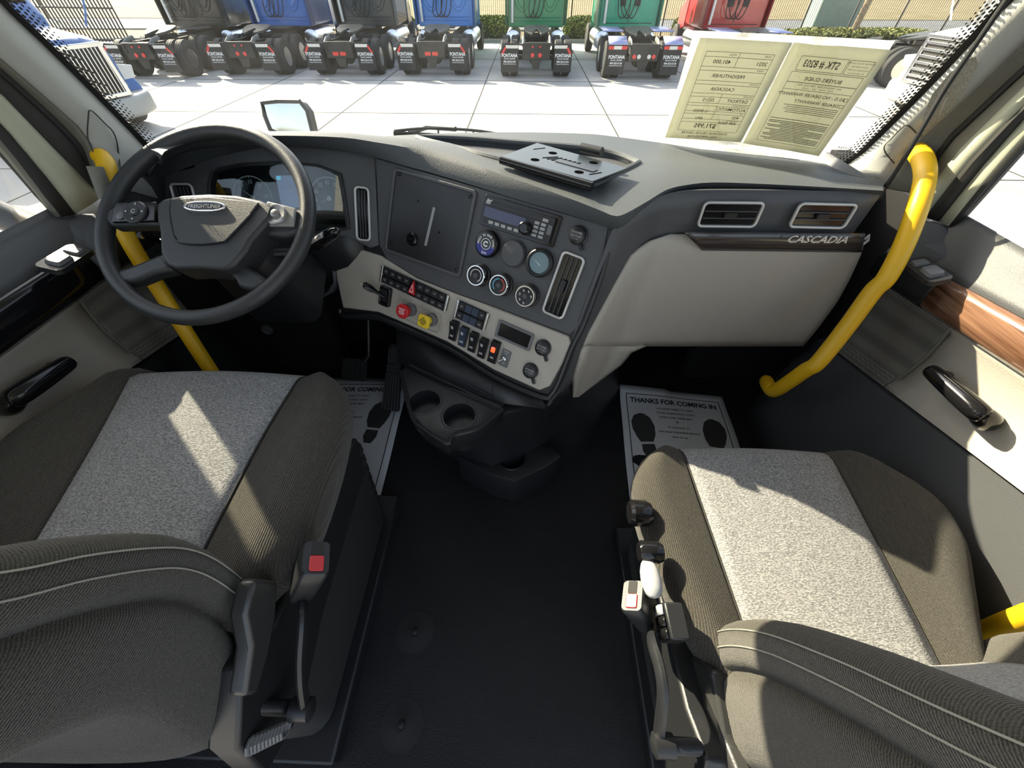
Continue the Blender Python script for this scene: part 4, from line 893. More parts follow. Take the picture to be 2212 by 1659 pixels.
# =================================================================== yellow grab handles
def handle(px, X, r, label, ends, n=7, blunt=None):
    pts = [at(a, b, x=X+dx) for a, b, dx in px]
    P = smoothpath(pts, n); g = MB(); N = len(P); rr = [r]*N
    if blunt: rr = [r*(1+blunt*math.exp(-((i/N)/.13)**2)) for i in range(N)]
    for k in range(3): rr[k] *= (.55, .8, .95)[k]; rr[-1-k] *= (.55, .8, .95)[k]
    t = thing('grab_handle', label, 'grab handle', pts[-1]); g.tube(P, rr, 16); part('bar', g, YEL, t); return t, pts
hR, pR = handle([(1975, 322, .07), (1993, 345, .045), (1998, 385, .02), (1982, 450, .0), (1952, 530, -.01), (1915, 600, -.02), (1885, 630, -.03), (1830, 705, -.05), (1768, 782, -.08), (1740, 800, -.09), (1678, 842, -.10), (1663, 838, -.10), (1653, 818, -.08)], .84, .019, 'bright yellow bent grab handle from the windshield pillar down to the footwell', None)
hL, pL = handle([(210, 332, -.02), (228, 352, 0), (236, 395, .01), (262, 480, .01), (290, 540, .02), (350, 635, .03), (400, 715, .05), (455, 800, .07), (500, 870, .08)], -.93, .0175, 'bright yellow grab handle on the driver side, partly behind the steering wheel', None)
g = MB(); g.tube([at(205, 360, x=-.915), at(232, 430, x=-.915)], [.014, .015], 12); part('black_grip', g, TAUP, hL)
P = [at(2235, 1325, x=.905), at(2150, 1358, x=.90), at(2120, 1380, x=.895), at(2128, 1410, x=.895), at(2148, 1450, x=.90), at(2160, 1480, x=.905)]
g = MB(); g.tube(smoothpath(P, 5), [.020]*4+[.017]*22, 14) if False else g.tube(smoothpath(P, 5), .018, 14)
solo('grab_handle', g, YEL, 'short yellow grab handle low behind the passenger seat cushion', 'grab handle')
# cable down the passenger pillar
g = MB(); g.tube(smoothpath([at(2230, -70, x=.80), at(2176, -2, x=.80), at(2098, 110, x=.80), at(2040, 195, x=.80), at(1985, 290, x=.80), at(1935, 372, x=.81), at(1893, 432, x=.81)], 6), .0045, 8)
solo('cable', g, RUB, 'black braided cable hanging down the passenger side windshield pillar', 'cable')
# =================================================================== paper floor mats
def floormat(c, rot, wd, ln, label, curl):
    M0 = Matrix.Translation(c) @ Matrix.Rotation(rot, 4, 'Z')
    def on(v):
        x, y = v.x, v.y; z = .004+.003*math.sin(x*9+y*7)+.002*math.sin(y*19)
        if curl and y > ln/2-.10 and x < 0: z += .9*(y-ln/2+.10)**2*(1-x/wd*2)
        z += .06*max(0, y-ln/2+.05)**1.2
        return M0 @ V((x, y, z+v.z))
    g = MB(); g.grid([[on(V((-wd/2+wd*i/16, -ln/2+ln*j/22, 0))) for i in range(17)] for j in range(23)])
    t = thing('paper_floor_mat', label, 'floor mat', c, 'printed paper floor mats'); part('paper_sheet', g, PAPER, t, solid=.0008)
    g = MB(); iw, il = wd/2-.025, ln/2-.035
    for a, b in (((-iw, -il), (iw, -il)), ((iw, -il), (iw, il)), ((iw, il), (-iw, il)), ((-iw, il), (-iw, -il))):
        n = 18
        for k in range(n):
            p = V(a).lerp(V(b), k/n); q = V(a).lerp(V(b), (k+1)/n); d = (q-p).normalized(); e = V((-d.y, d.x))*.0016; p -= d*.0016; q += d*.0016
            g.add([on(V((*(s), .0012))) for s in (p-e, q-e, q+e, p+e)], [(0, 1, 2, 3)])
    tx = lambda s, sz, y, b=0, x=0, sx=1: g.text(s, sz, lambda v, x=x, y=y: on(V((v.x+x, v.y+y, .0012))), b, sx)
    tx('THANKS FOR COMING IN', .033, il-.030, .03, 0, .88)
    for k, s in enumerate(('WE HAVE TRIED TO KEEP', 'YOUR CARPETING CLEAN', 'WITH THIS PAPER MAT')): tx(s, .0125, il-.065-k*.022, .012)
    tx('\u2022', .03, il-.130)
    for k, s in enumerate(('A customer is', 'the most important person', 'ever to us.')): tx(s, .0135, il-.155-k*.022, .012)
    for k, s in enumerate(('Suggestions for', 'improving our service', 'are welcome.')): tx(s, .0135, il-.265-k*.022, .012)
    tx('SERVICE IS A PLEASURE', .032, -il+.035, .03, 0, .85)
    part('lettering', g, INK, t, smooth=0)
    for s in (-1, 1):
        g = MB()
        sole = [(.0, .105), (.026, .095), (.042, .065), (.044, .03), (.036, -.005), (.026, -.03), (-.022, -.03), (-.036, .0), (-.042, .04), (-.034, .08), (-.016, .1)]
        heel = [(.024, -.040), (.026, -.07), (.014, -.098), (-.012, -.098), (-.025, -.07), (-.022, -.040)]
        for sh_ in (sole, heel):
            pp = [V((x*s, y)) for x, y in sh_]; cen = sum(pp, V((0, 0)))/len(pp); o_ = V((s*(wd*.30), il-.20))
            pp = [p.x*math.cos(-.12*s)-p.y*math.sin(-.12*s) and V((p.x*math.cos(-.12*s)-p.y*math.sin(-.12*s), p.x*math.sin(-.12*s)+p.y*math.cos(-.12*s))) for p in [V((q.x, q.y)) for q in pp]]
            pts = [on(V((*(p+o_), .0016))) for p in pp]; c_ = on(V((*(cen+o_), .0016))); g.add(pts+[c_], [(i, (i+1) % len(pts), len(pts)) for i in range(len(pts))])
        part('shoe_print', g, bpy.data.materials.get('grey_ink') or mat('grey_ink', (.045, .045, .045), .8), t, smooth=0)
    return t
tl_, tr_ = at(1335, 838, z=.0), at(1562, 858, z=.0); d = tr_-tl_; rt = math.atan2(d.y, d.x); yv = V((-math.sin(rt), math.cos(rt), 0))
floormat((tl_+tr_)/2-yv*.28, rt, d.length*.98, .56, 'white printed paper floor mat in the passenger footwell reading thanks for coming in', True)
br = at(815, 1108, z=0); tr2 = at(886, 815, z=.0); yv = (tr2-br).normalized(); rt = math.atan2(-yv.x, yv.y); xv = V((math.cos(rt), math.sin(rt), 0))
floormat(br+yv*.30-xv*.22, rt, .44, .60, 'dirty printed paper floor mat on the driver side beneath the pedals', False)
# =================================================================== sign taped to the windshield
SG = thing('price_sign', 'two printed sale sheets in a clear sleeve on the inside of the windshield', 'sign', atws(1600, 330, -.012))
def xz(px, py): p = atws(px, py, -.012); return (p.x, p.z)
def onglass(c4, off=0.0):                       # bilinear patch lying on the glass
    A, B, Cc, D = [V(p) for p in c4]
    def f(v):
        s, t = v.x, v.y; p = (A*(1-s)+B*s)*t+(D*(1-s)+Cc*s)*(1-t); return V((p.x, ws(p.x, p.y)-.012-off-.0015*math.sin(7*s+3*t), p.y))
    return f
sheetm = mat('backlit_paper', (.68, .67, .56), .8)
nt = sheetm.node_tree; tl2 = nt.nodes.new('ShaderNodeBsdfTranslucent'); tl2.inputs[0].default_value = (.62, .61, .50, 1); mx = nt.nodes.new('ShaderNodeMixShader'); mx.inputs[0].default_value = .55
out = [n for n in nt.nodes if n.type == 'OUTPUT_MATERIAL'][0]; nt.links.new(nt.nodes['Principled BSDF'].outputs[0], mx.inputs[1]); nt.links.new(tl2.outputs[0], mx.inputs[2]); nt.links.new(mx.outputs[0], out.inputs[0])
slv = glassmat('clear_sleeve', (.88, .90, .86), .10, .1, dirt=.35)
f = onglass([xz(1500, 66), xz(1934, 88), xz(1772, 350), xz(1424, 318)]); g = MB(); g.grid([[f(V((i/20, j/12, 0))) for i in range(21)] for j in range(13)]); part('clear_sleeve', g, slv, SG)
S1 = [xz(1512, 81), xz(1712, 92), xz(1600, 307), xz(1436, 297)]; S2 = [xz(1714, 91), xz(1928, 108), xz(1768, 337), xz(1604, 309)]
for S in (S1, S2):
    f = onglass(S, .001); g = MB(); g.grid([[f(V((i/10, j/12, 0))) for i in range(11)] for j in range(13)]); sht = part('paper_sheet', g, sheetm, SG, solid=.0003)
    F2 = onglass(S, .003); g = MB(); W_, H_ = .2159, .2794
    def tx(s, sz, x, y, b=.0, sx=1.0): g.text(s, sz, lambda v: F2(V(((x-v.x)/W_+0, (y+v.y)/H_, 0))), b, sx)     # printed on the far side, so it reads mirrored from the seats
    def ln(x0, y0, x1, y1, t=.0005):
        if abs(x1-x0) > abs(y1-y0): q = [(x0, y0-t), (x1, y1-t), (x1, y1+t), (x0, y0+t)]; n = 10
        else: q = [(x0-t, y0), (x0+t, y0), (x1+t, y1), (x1-t, y1)]; n = 1
        if n == 1: g.add([F2(V((a/W_, b/H_, 0))) for a, b in q], [(0, 1, 2, 3)])
        else:
            for k in range(n):
                a, b = x0+(x1-x0)*k/n, x0+(x1-x0)*(k+1)/n; g.add([F2(V((u/W_, vv/H_, 0))) for u, vv in ((a, y0-t), (b, y0-t), (b, y0+t), (a, y0+t))], [(0, 1, 2, 3)])
    if S is S1:
        x0, x1, y0, y1 = .028, .190, .030, .250
        for y in (y1, y1-.012, y1-.036, y1-.046, y1-.072, y1-.082, y1-.106, y1-.116, y1-.134, y1-.142, y1-.158, y1-.166, y1-.182, y0+.028, y0): ln(x0, y, x1, y)
        ln(x0, y0, x0, y1); ln(x1, y0, x1, y1); ln(.11, y1, .11, y1-.036); ln(.11, y1-.106, .11, y1-.134); ln(.11, y1-.142, .11, y1-.182)
        tx('YEAR', .007, .177, y1-.006); tx('MILES', .007, .095, y1-.006); tx('2021', .013, .170, y1-.024, .01); tx('401,000', .0135, .075, y1-.024, .01); tx('MAKE', .006, .175, y1-.041)
        tx('FREIGHTLINER', .0125, .105, y1-.059, .01); tx('MODEL', .006, .175, y1-.077); tx('CASCADIA', .0125, .105, y1-.094, .01); tx('ENGINE', .006, .175, y1-.111); tx('DETROIT', .0125, .155, y1-.125, .01); tx('DD15', .0125, .080, y1-.125, .01)
        tx('TRANSMISSION', .0055, .166, y1-.138); tx('AUTOMATIC', .0125, .150, y1-.150, .01); tx('12 SPEED', .011, .072, y1-.158, .01); tx('HP', .0055, .18, y1-.162); tx('455', .012, .170, y1-.174, .01); tx('SUSPENSION', .0055, .165, y1-.185); tx('APU', .011, .075, y1-.180, .01); tx('AIR RIDE', .012, .155, y1-.192, .01)
        tx('$71,995', .019, .10, y0+.018-.002, .012); tx('FONTANA TRUCK CENTER', .0105, .105, y0-.008, .01); tx('CALL (909) 333-5124', .0095, .105, y0-.020, .01)
    else:
        x0, x1, y0, y1 = .030, .195, .020, .215
        ln(x0, y0, x1, y0); ln(x0, y1, x1, y1); ln(x0, y0, x0, y1); ln(x1, y0, x1, y1)
        ln(.035, .219, .142, .219); ln(.035, .252, .142, .252); ln(.035, .219, .035, .252); ln(.142, .219, .142, .252); ln(.146, .219, .198, .219); ln(.146, .252, .198, .252); ln(.146, .219, .146, .252); ln(.198, .219, .198, .252)
        tx('STK # 8203', .0235, .088, .235, .012, .72)
        for k, s in enumerate(('FONTANA TRUCK CENTER', '14313 S VINE AVE', 'FONTANA, CA 92337', 'PH: 909-333-5124')): tx(s, .0048, .172, .246-k*.0075)
        tx('BUYERS GUIDE', .013, .112, .200, .008); ln(x0, .190, x1, .190, .0007); ln(x0, .172, x1, .172)
        tx('2021  FREIGHTLINER  CASCADIA  8203', .0062, .112, .184); tx('MAKE     MODEL     YEAR     NUMBER', .0045, .112, .177)
        tx('\u2610 AS IS - NO DEALER WARRANTY'.replace('\u2610 ', ''), .0115, .105, .160, .008); tx('DEALER WARRANTY', .0115, .128, .143, .008)
        for y in (.160, .143):
            ln(.184, y-.004, .192, y-.004); ln(.184, y+.004, .192, y+.004); ln(.184, y-.004, .184, y+.004); ln(.192, y-.004, .192, y+.004)
        random.seed(3)
        for k in range(5): ln(.045+random.random()*.03, .132-k*.005, .188, .132-k*.005, .0007)
        for k in range(14): ln(.036+random.random()*.02*(k % 3), .085-k*.0044, .190-(.04 if k % 5 == 4 else 0), .085-k*.0044, .0009)
        ln(.036, .092, .190, .092, .0008)
    part('lettering', g, mat('grey_type', (.05, .05, .04), .9) if S is S1 else bpy.data.materials['grey_type'], sht, smooth=0)
g = MB(); F3 = onglass([xz(1800, 315), xz(1850, 318), xz(1838, 350), xz(1790, 345)]); 
for k, (s, sz) in enumerate((('DTNA', .20), ('7 ADS', .16), ('E1 1208 43R', .10), ('DOT 562 M112', .10))): g.text(s, sz, lambda v, k=k: F3(V((.5-v.x, .9-k*.24+v.y, 0))), .01)
part('glass_marking', g, INK, wsr, smooth=0)
# =================================================================== tablet dock lying in the tray
TD = thing('tablet_dock', 'black slotted steel mounting plate lying across the dashboard tray', 'mounting plate', onpad(1230, 370))
zc = .905; q = [at(1083, 336, z=zc+.012), at(1160, 309, z=zc), at(1356, 362, z=zc-.002), at(1280, 393, z=zc+.006)]
ce = sum(q, V())/4; h = ((q[3]-q[0])+(q[2]-q[1])).normalized(); v = ((q[1]-q[0])+(q[2]-q[3])).normalized(); ft_ = Frame(ce, h, v)
Lp = [((p-ce).dot(ft_.h), (p-ce).dot(ft_.v)) for p in (q[0], q[3], q[2], q[1])]
g = MB(); g.prism(Lp, -.004, 0, ft_.M()); PT = part('plate', g, mat('satin_black_metal', (.022, .028, .034), .34), TD, bevel=.0015)
A0, A3, A2, A1 = [V(p) for p in Lp]
bl_ = lambda s, t: (A0*(1-s)+A3*s)*(1-t)+(A1*(1-s)+A2*s)*t
SLB = mat('slot_black', (.003, .003, .003), 1, spec=0)
def slot(g): part('slot', g, SLB, PT)
for s, t in ((.30, .72), (.30, .22), (.72, .80), (.78, .22)): c = bl_(s, t); g = MB(); g.lathe([(.010, 0), (.010, .0006)], 20, ft_.M(c.x, c.y, 0)); slot(g)
for k in range(6): c = bl_(.36+k*.05, .50); g = MB(); g.prism(rrect(.0045, .040, .002), 0, .0006, ft_.M(c.x, c.y, 0, -.5)); slot(g)
for s, t, r in ((.13, .75, 0), (.90, .35, 0)): c = bl_(s, t); g = MB(); g.prism(rrect(.003, .035, .001), 0, .0006, ft_.M(c.x, c.y, 0, -.3)); slot(g)
g = MB(); g.prism(rrect(.10, .022, .003), 0, .0015, ft_.M(*bl_(.66, .45))); part('slide_bar', g, PLATE, PT, bevel=.0005)
g = MB(); g.tube([q[0]-V((0, .004, .008)), q[3]-V((0, .004, .008))], .0085, 12); part('front_roll', g, GLB, TD)
g = MB(); a, b = at(1256, 318, z=zc+.01), at(1300, 328, z=zc+.01); g.tube([a, b], .010, 12); part('clamp', g, BLK, TD)
g = MB(); g.prism([(p[0]*.8, p[1]*.6) for p in Lp], -.030, -.004, ft_.M()); part('dock_base', g, BLK, TD)
# =================================================================== wipers outside the glass, hood mirror
WIP = [((1370, 322), (1520, 322), (1620, 332), (1724, 350), 'windshield wiper resting below the price sign'), ((850, 289), (930, 293), (1040, 299), (1130, 308), 'windshield wiper just showing above the middle of the dashboard')]
for i, (a, b, c, d, lb) in enumerate(WIP):
    P = [atws(*p, .02) for p in (a, b, c, d)]; t = thing('windshield_wiper', lb, 'wiper', P[0])
    g = MB(); g.tube(smoothpath(P, 6), .0045, 8, flat=1.6); part('blade', g, RUB, t)
    g = MB(); Q = [p+V((0, .012, .014*math.sin(math.pi*k/3)+.004)) for k, p in enumerate(P)]; g.tube(smoothpath(Q, 6), .004, 8); part('bridge', g, BLK, t)
    g = MB(); Q = smoothpath(P, 6); Q2 = smoothpath([p+V((0, .012, .014*math.sin(math.pi*k/3)+.004)) for k, p in enumerate(P)], 6)
    for k in (3, 7, 11, 15): g.tube([Q[k], Q2[k]], .003, 6)
    g.tube([Q2[9], Q2[9]+V((-.10, .06, -.01)), Q2[9]+V((-.25, .10, -.06))], .007, 8); part('wiper_arm', g, BLK, t)
HM = thing('hood_mirror', 'rounded hood mirror on its arm ahead of the windshield', 'mirror', at(630, 300, y=2.2))
ce = at(619, 254, y=2.2); fm = Frame(ce, (1, -.12, 0), (.10, .22, 1))
q = pl(fm, [(566, 222), (600, 218), (648, 219), (664, 240), (675, 285), (672, 292), (600, 288), (584, 280), (572, 250)])
g = MB(); g.prism(q, -.06, .0, fm.M(), 0); part('mirror_shell', g, BLK, HM, bevel=.012)
g = MB(); g.tube([fm.P(*p, .002) for p in q], .010, 8, closed=True); part('mirror_rim', g, BLK, HM)
mq = V((sum(p[0] for p in q)/len(q), sum(p[1] for p in q)/len(q))); g = MB(); q2 = [tuple(mq+(V(p)-mq)*.91) for p in q]
rows = []
for k in range(1, 7): rows.append([fm.P(*(mq+(V(p)-mq)*(k/6)), .004-.0035*(k/6)**2+.001) for p in q2])
g.grid(rows, closed=True); g.poly([rows[0][i] for i in range(len(q2))]); part('mirror_glass', g, mat('mirror_silver', (.75, .78, .78), .02, metal=1), HM, smooth=80)
g = MB(); g.tube([ce+V((.02, .05, -.06)), ce+V((.03, .10, -.25)), ce+V((.28, .12, -.50))], .018, 10); part('mirror_arm', g, BLK, HM)
# =================================================================== seats
def lt(tab, y):                                # smooth curve through a short table
    tab = sorted(tab)
    if y <= tab[0][0]: return tab[0][1]
    if y >= tab[-1][0]: return tab[-1][1]
    for i in range(len(tab)-1):
        (a, p), (b, q) = tab[i], tab[i+1]
        if y <= b:
            s0 = (q-tab[i-1][1])/(b-tab[i-1][0]) if i else (q-p)/(b-a); s1 = (tab[i+2][1]-p)/(tab[i+2][0]-a) if i+2 < len(tab) else (q-p)/(b-a)
            h = b-a; t = (y-a)/h; return (2*t**3-3*t*t+1)*p+(t**3-2*t*t+t)*h*s0+(-2*t**3+3*t*t)*q+(t**3-t*t)*h*s1
SEAM = mat('seam_thread', (.03, .028, .025), .9); STI = mat('light_stitching', (.30, .29, .25), .8)
def seat(nm, label, Ltab, Rtab, il, ir, y0, y1, z0, X0, X1, spine, inner, seamy=None, pitch=0.0):
    t = thing(nm, label, 'seat', ((X0+X1)/2, (y0+y1)/2, 0))
    def section(y, dz=0.0, pull=0.0, dy=0.0):
        L, R, a, b = lt(Ltab, y)+pull, lt(Rtab, y)-pull, lt(il, y), lt(ir, y); z = z0+dz+pitch*(y-y0)
        a = max(a, L+.05); b = min(b, R-.05)
        bh = .017
        lp = [(L+.035, z-.135), (L+.010, z-.085), (L, z-.035), (L+.008, z-.002), (L+(a-L)*.32, z+bh), (L+(a-L)*.62, z+bh*.75), (a, z)]
        rp = [(b, z), (R-(R-b)*.62, z+bh*.75), (R-(R-b)*.32, z+bh), (R-.008, z-.002), (R, z-.035), (R-.010, z-.085), (R-.035, z-.135)]
        f = lambda P: smoothpath([V((x, y+dy, zz)) for x, zz in P], 4)
        ins = [V((a+(b-a)*k/12, y+dy, z+.004+.010*math.sin(math.pi*k/12))) for k in range(13)]
        return f(lp), ins, f(rp)
    st = [(y0+(y1-.03-y0)*k/18, 0, 0, 0) for k in range(19)]+[(y1-.015, -.004, .006, 0), (y1, -.016, .018, 0), (y1, -.038, .026, .012), (y1, -.075, .030, .012), (y1, -.11, .040, -.01), (y1, -.13, .06, -.05)]
    S = [section(*s) for s in st]
    for q in (0, 2): g = MB(); g.grid([s[q] for s in S]); part('cushion_bolster', g, FD, t, solid=.006, smooth=70)
    g = MB(); g.grid([s[1] for s in S]); part('cushion_insert', g, FL, t, solid=.006, smooth=70)
    g = MB(); zz = z0-.12; g.prism([(lt(Ltab, y)+.04, y) for y in (y0, (y0+y1)/2, y1-.05)]+[(lt(Rtab, y)-.04, y) for y in (y1-.05, (y0+y1)/2, y0)], zz-.03, zz+.04); part('seat_pan', g, BLK, t)
    g = MB()
    for k in (0, 12): g.tube([s[1][k]+V((0, 0, .0012)) for s in S[:22]], .0022, 6)
    g.tube([s[1][6]+V((0, 0, .0002)) for s in S[:22]], .0013, 6)
    if seamy: k = min(range(19), key=lambda i: abs(st[i][0]-seamy)); g.tube([p+V((0, 0, .0004)) for p in S[k][1]], .0013, 6)
    part('cushion_seams', g, SEAM, t)
    g = MB(); side = 0 if inner > 0 else 2; k = 9 if side == 0 else 13+2
    g.tube([s[side][9 if side == 0 else 15]+V((0, 0, .0012)) for s in S[:21]], .0011, 5); part('cushion_stitching', g, STI, t)
    # backrest
    lv = [spine[0][0]+(spine[-1][0]-spine[0][0])*k/24 for k in range(25)]; sp = sorted(spine); W = X1-X0; sg = 1 if W > 0 else -1
    def yf(z): return lt(sp, z)
    rows = []; ins = []; edge = []
    for i, z in enumerate(lv):
        dz = .01; tg = V((0, yf(z+dz)-yf(z-dz), 2*dz)).normalized(); tg = tg.lerp(V((0, -.30, .95)).normalized(), .6).normalized(); dp = V((0, -tg.z, tg.y)) # rearward
        u = i/24; sh = 1 if u < .78 else 1-.35*((u-.78)/.22)**2; bot = min(1, (i+.6)/2.2); th = .9+.1*bot
        cx = (X0+X1)/2; hw = abs(W)/2*sh*(.96+.04*bot); o = V((cx, yf(z), z)); d0 = .19*(1-.25*u)*th
        half = [(hw-.135, .048), (hw-.105, .030), (hw-.06, .004), (hw-.028, .0), (hw-.004, .014), (hw, .035), (hw-.002, .056), (hw-.011, .066), (hw-.002, .078), (hw+.002, .105), (hw-.004, d0-.018), (hw-.028, d0), (hw-.10, d0+.012), (0, d0+.016)]
        P = [o+V((x, 0, 0))+dp*d for x, d in half]; Q = [o+V((-x, 0, 0))+dp*d for x, d in half[:-1]]
        loop = smoothpath(P, 3)+smoothpath(Q[::-1], 3)[0:]
        rows.append(loop); a, b = P[0], Q[0]; ins.append([b.lerp(a, k/10)+dp*(.008*math.sin(math.pi*k/10)-.003) for k in range(11)])
        edge.append((P if sg < 0 else Q, dp))
    for r in (rows[0], ): c = sum(r, V())/len(r)
    g = MB(); g.grid(rows); n = len(rows[0])
    for r, z in ((rows[0], 1), (rows[-1], -1)):
        c = sum(r, V())/len(r); mid = [p.lerp(c, .08)+V((0, 0, -.012*z)) for p in r]; g.grid([r, mid]); g.poly(mid)
    br = part('backrest_bolster', g, FDS, t, smooth=60)
    g = MB(); g.grid(ins); part('backrest_insert', g, FL, t, solid=.005, smooth=70)
    g = MB()
    for j in (4, 5): g.tube(smoothpath([(e[0][j]+V((-.0008*sg, .0006, 0))) for e in edge], 3), .0010, 5)
    part('backrest_stitching', g, STI, t)
    return t
DS = seat('driver_seat', 'driver seat with dark ribbed bolsters and light grey cushion centre, sunlit stripe across it',
          [(.10, -.93), (.30, -.975), (.40, -.985), (.47, -.95), (.57, -.88)], [(.12, -.395), (.20, -.350), (.33, -.340), (.50, -.360), (.57, -.395)],
          [(.15, -.735), (.38, -.79), (.57, -.845)], [(.10, -.478), (.40, -.485), (.57, -.475)], .10, .575, .585, -.392, -.93,
          [(.50, .150), (.60, .172), (.72, .172), (.82, .135), (.89, .095), (1.1, .0), (1.32, -.07)], -1, pitch=.03)
PS = seat('passenger_seat', 'passenger seat, light grey cushion centre between dark bolsters, half in sunlight',
          [(0.0577, 0.3462), (0.15, 0.3023), (0.2423, 0.277), (0.3577, 0.2539), (0.4385, 0.2608), (0.5078, 0.3023)], [(0.0231, 0.7155), (0.0923, 0.7478), (0.2308, 0.8332), (0.3231, 0.8828), (0.4154, 0.8828), (0.4962, 0.8078)],
          [(0.0462, 0.3866), (0.5078, 0.3774)], [(0.0462, 0.667), (0.2077, 0.6832), (0.5078, 0.7074)], 0.0346, 0.5135, 0.4441, 0.3289, 0.854,
          [(0.323, 0.1327), (0.4384, 0.1558), (0.5768, 0.1362), (0.7153, 0.0865), (0.8307, 0.0346), (1.0846, -0.0692), (1.3154, -0.15)], 1, seamy=0.1731)
def seat_base(t, X, y0, y1, ztop, sg, cx):
    W = abs(cx-X)
    g = MB(); rows = []
    for k in range(19):
        z = .05+(ztop-.16-.05)*k/18; o = .012*(k % 2)+.03*(k/18); rows.append([V((cx+p[0], (y0+y1)/2+p[1], z)) for p in rrect((W-.03+o)*2, y1-y0+o, .05, 4)])
    g.grid(rows, closed=True, capends=True); part('suspension_bellows', g, RUB, t, smooth=30)
    g = MB(); g.box((cx, (y0+y1)/2, .025), (W*2+.01, y1-y0+.10, .05)); part('seat_rail', g, BLK, t, bevel=.006)
    xs = X; pts = [(y1-.03, ztop-.10), (y1-.06, ztop-.20), (y0+.16, ztop-.22), (y0+.03, ztop-.26), (y0-.05, ztop-.20), (y0-.02, ztop-.09), (y0+.06, ztop-.02), (y0+.12, ztop-.06)]
    M = Matrix(((0, 0, 1, xs), (1, 0, 0, 0), (0, 1, 0, 0), (0, 0, 0, 1)))
    g = MB(); g.prism(pts, -.022*sg if sg < 0 else -.022, .022*sg if sg < 0 else .022, M); part('side_shield', g, BLK, t, bevel=.006)
seat_base(DS, -.385, .0, .52, .585, 1, -.64)
seat_base(PS, .302, -.07, .44, .444, -1, .565)
# recliner covers at the foot of each backrest
def cover(t, pts, x, th, m):
    g = MB(); P = [at(px, py, x=x) for px, py in pts]; g.add(P+[p+V((th, 0, 0)) for p in P], [tuple(range(len(P))), tuple(range(2*len(P)-1, len(P)-1, -1))]+[(i, (i+1) % len(P), len(P)+(i+1) % len(P), len(P)+i) for i in range(len(P))])
    part('recliner_cover', g, m, t, bevel=.008)
COV = mat('satin_black_plastic', (.035, .035, .034), .32, bump=.1, scale=400)
cover(DS, [(548, 1262), (560, 1250), (602, 1256), (598, 1330), (580, 1420), (556, 1500), (530, 1505), (545, 1400), (532, 1330)], -.352, -.025, COV)
cover(PS, [(1440, 1432), (1500, 1415), (1535, 1450), (1560, 1600), (1600, 1700), (1470, 1640), (1478, 1560), (1455, 1500)], .312, .03, COV)
# controls on the side of the passenger seat
g = MB()
for i, (px, py, r) in enumerate(((1372, 1108, .026), (1394, 1192, .020))):
    c = at(px, py, x=.2366); g = MB(); g.lathe([(r*.8, -.03), (r, -.02), (r, .006), (r*.8, .012), (.001, .012)], 18, Matrix.Translation(c) @ Matrix.Rotation(-math.pi/2, 4, 'Y')); part('adjuster_knob', g, GLB, PS)
g = MB(); c = at(1406, 1250, x=.2366); g.tube([c+V((0, .035, .0)), c+V((0, .015, 0)), c-V((0, .02, 0)), c-V((0, .032, 0))], [.008, .019, .019, .009], 14, flat=.7); o = part('recline_lever', g, mat('pale_grey_plastic', (.45, .46, .46), .35), PS, subd=1); o['label'] = 'pale grey lever'
q = [at(px, py, x=.2446) for px, py in ((1413, 1305), (1434, 1300), (1452, 1382), (1428, 1390))]; ce = sum(q, V())/4
g = MB(); g.add(q+[p+V((.03, 0, 0)) for p in q], [(0, 1, 2, 3), (7, 6, 5, 4), (0, 1, 5, 4), (1, 2, 6, 5), (2, 3, 7, 6), (3, 0, 4, 7)]); sp_ = part('switch_block', g, BLK, PS, bevel=.003)
for i in range(3):
    f = lambda s, t: (q[0]*(1-s)+q[1]*s)*(1-t)+(q[3]*(1-s)+q[2]*s)*t
    a = [f(.12, .06+i*.31), f(.88, .06+i*.31), f(.88, .33+i*.31), f(.12, .33+i*.31)]; a = [p-V((.003, 0, 0)) for p in a]
    g = MB(); g.poly(a); part('seat_switch', g, bpy.data.materials['pale_grey_plastic'] if i == 0 else GLB, sp_, solid=.003)
# belt buckles on their stalks
def buckle(px, sx, label, yaw, pts):
    x = sx; c = at(*px, x=x); t = thing('seat_belt_buckle', label, 'seat belt buckle', at(*pts[-1], x=x-.0))
    up = V((.5 if x < 0 else -.55, .3, .8)).normalized(); sd_ = V((math.cos(yaw), math.sin(yaw), 0)); fw_ = up.cross(sd_).normalized(); sd_ = fw_.cross(up)
    M = Matrix(((sd_.x, fw_.x, up.x, c.x), (sd_.y, fw_.y, up.y, c.y), (sd_.z, fw_.z, up.z, c.z), (0, 0, 0, 1)))
    g = MB(); rows = [[(p[0]*k, p[1]*k, z) for p in rrect(.038, .056, .008)] for k, z in ((.75, -.050), (.95, -.03), (1.0, .01), (1.02, .034), (.92, .038))]; g.grid([[V(p) for p in r] for r in rows], closed=True, capends=True, M=M); b = part('buckle_body', g, BLK, t, smooth=40)
    g = MB(); g.prism(rrect(.020, .024, .003), .0375, .0400, M @ Matrix.Translation((0, -.010, 0))); part('release_button', g, RED, b, bevel=.001)
    g = MB(); g.prism(rrect(.016, .022, .002), .0375, .0388, M @ Matrix.Translation((0, .014, 0))); part('latch_slot', g, INK, b)
    g = MB(); P = [c-up*.045]+[at(*p, x=x) for p in pts]; g.tube(smoothpath(P, 4), .0065, 8, flat=1.6); part('stalk', g, BLK, t)
    g = MB(); e = at(*pts[-1], x=x); g.lathe([(.016, -.02), (.016, .008), (.009, .012), (.001, .012)], 16, Matrix.Translation(e) @ Matrix.Rotation(math.pi/2*(1 if x < 0 else -1), 4, 'Y')); part('anchor_bolt', g, BLK, t); return t
buckle((668, 1235), -.315, 'black belt buckle with red button standing beside the driver seat', .35, [(655, 1330), (650, 1420), (652, 1480), (660, 1532)])
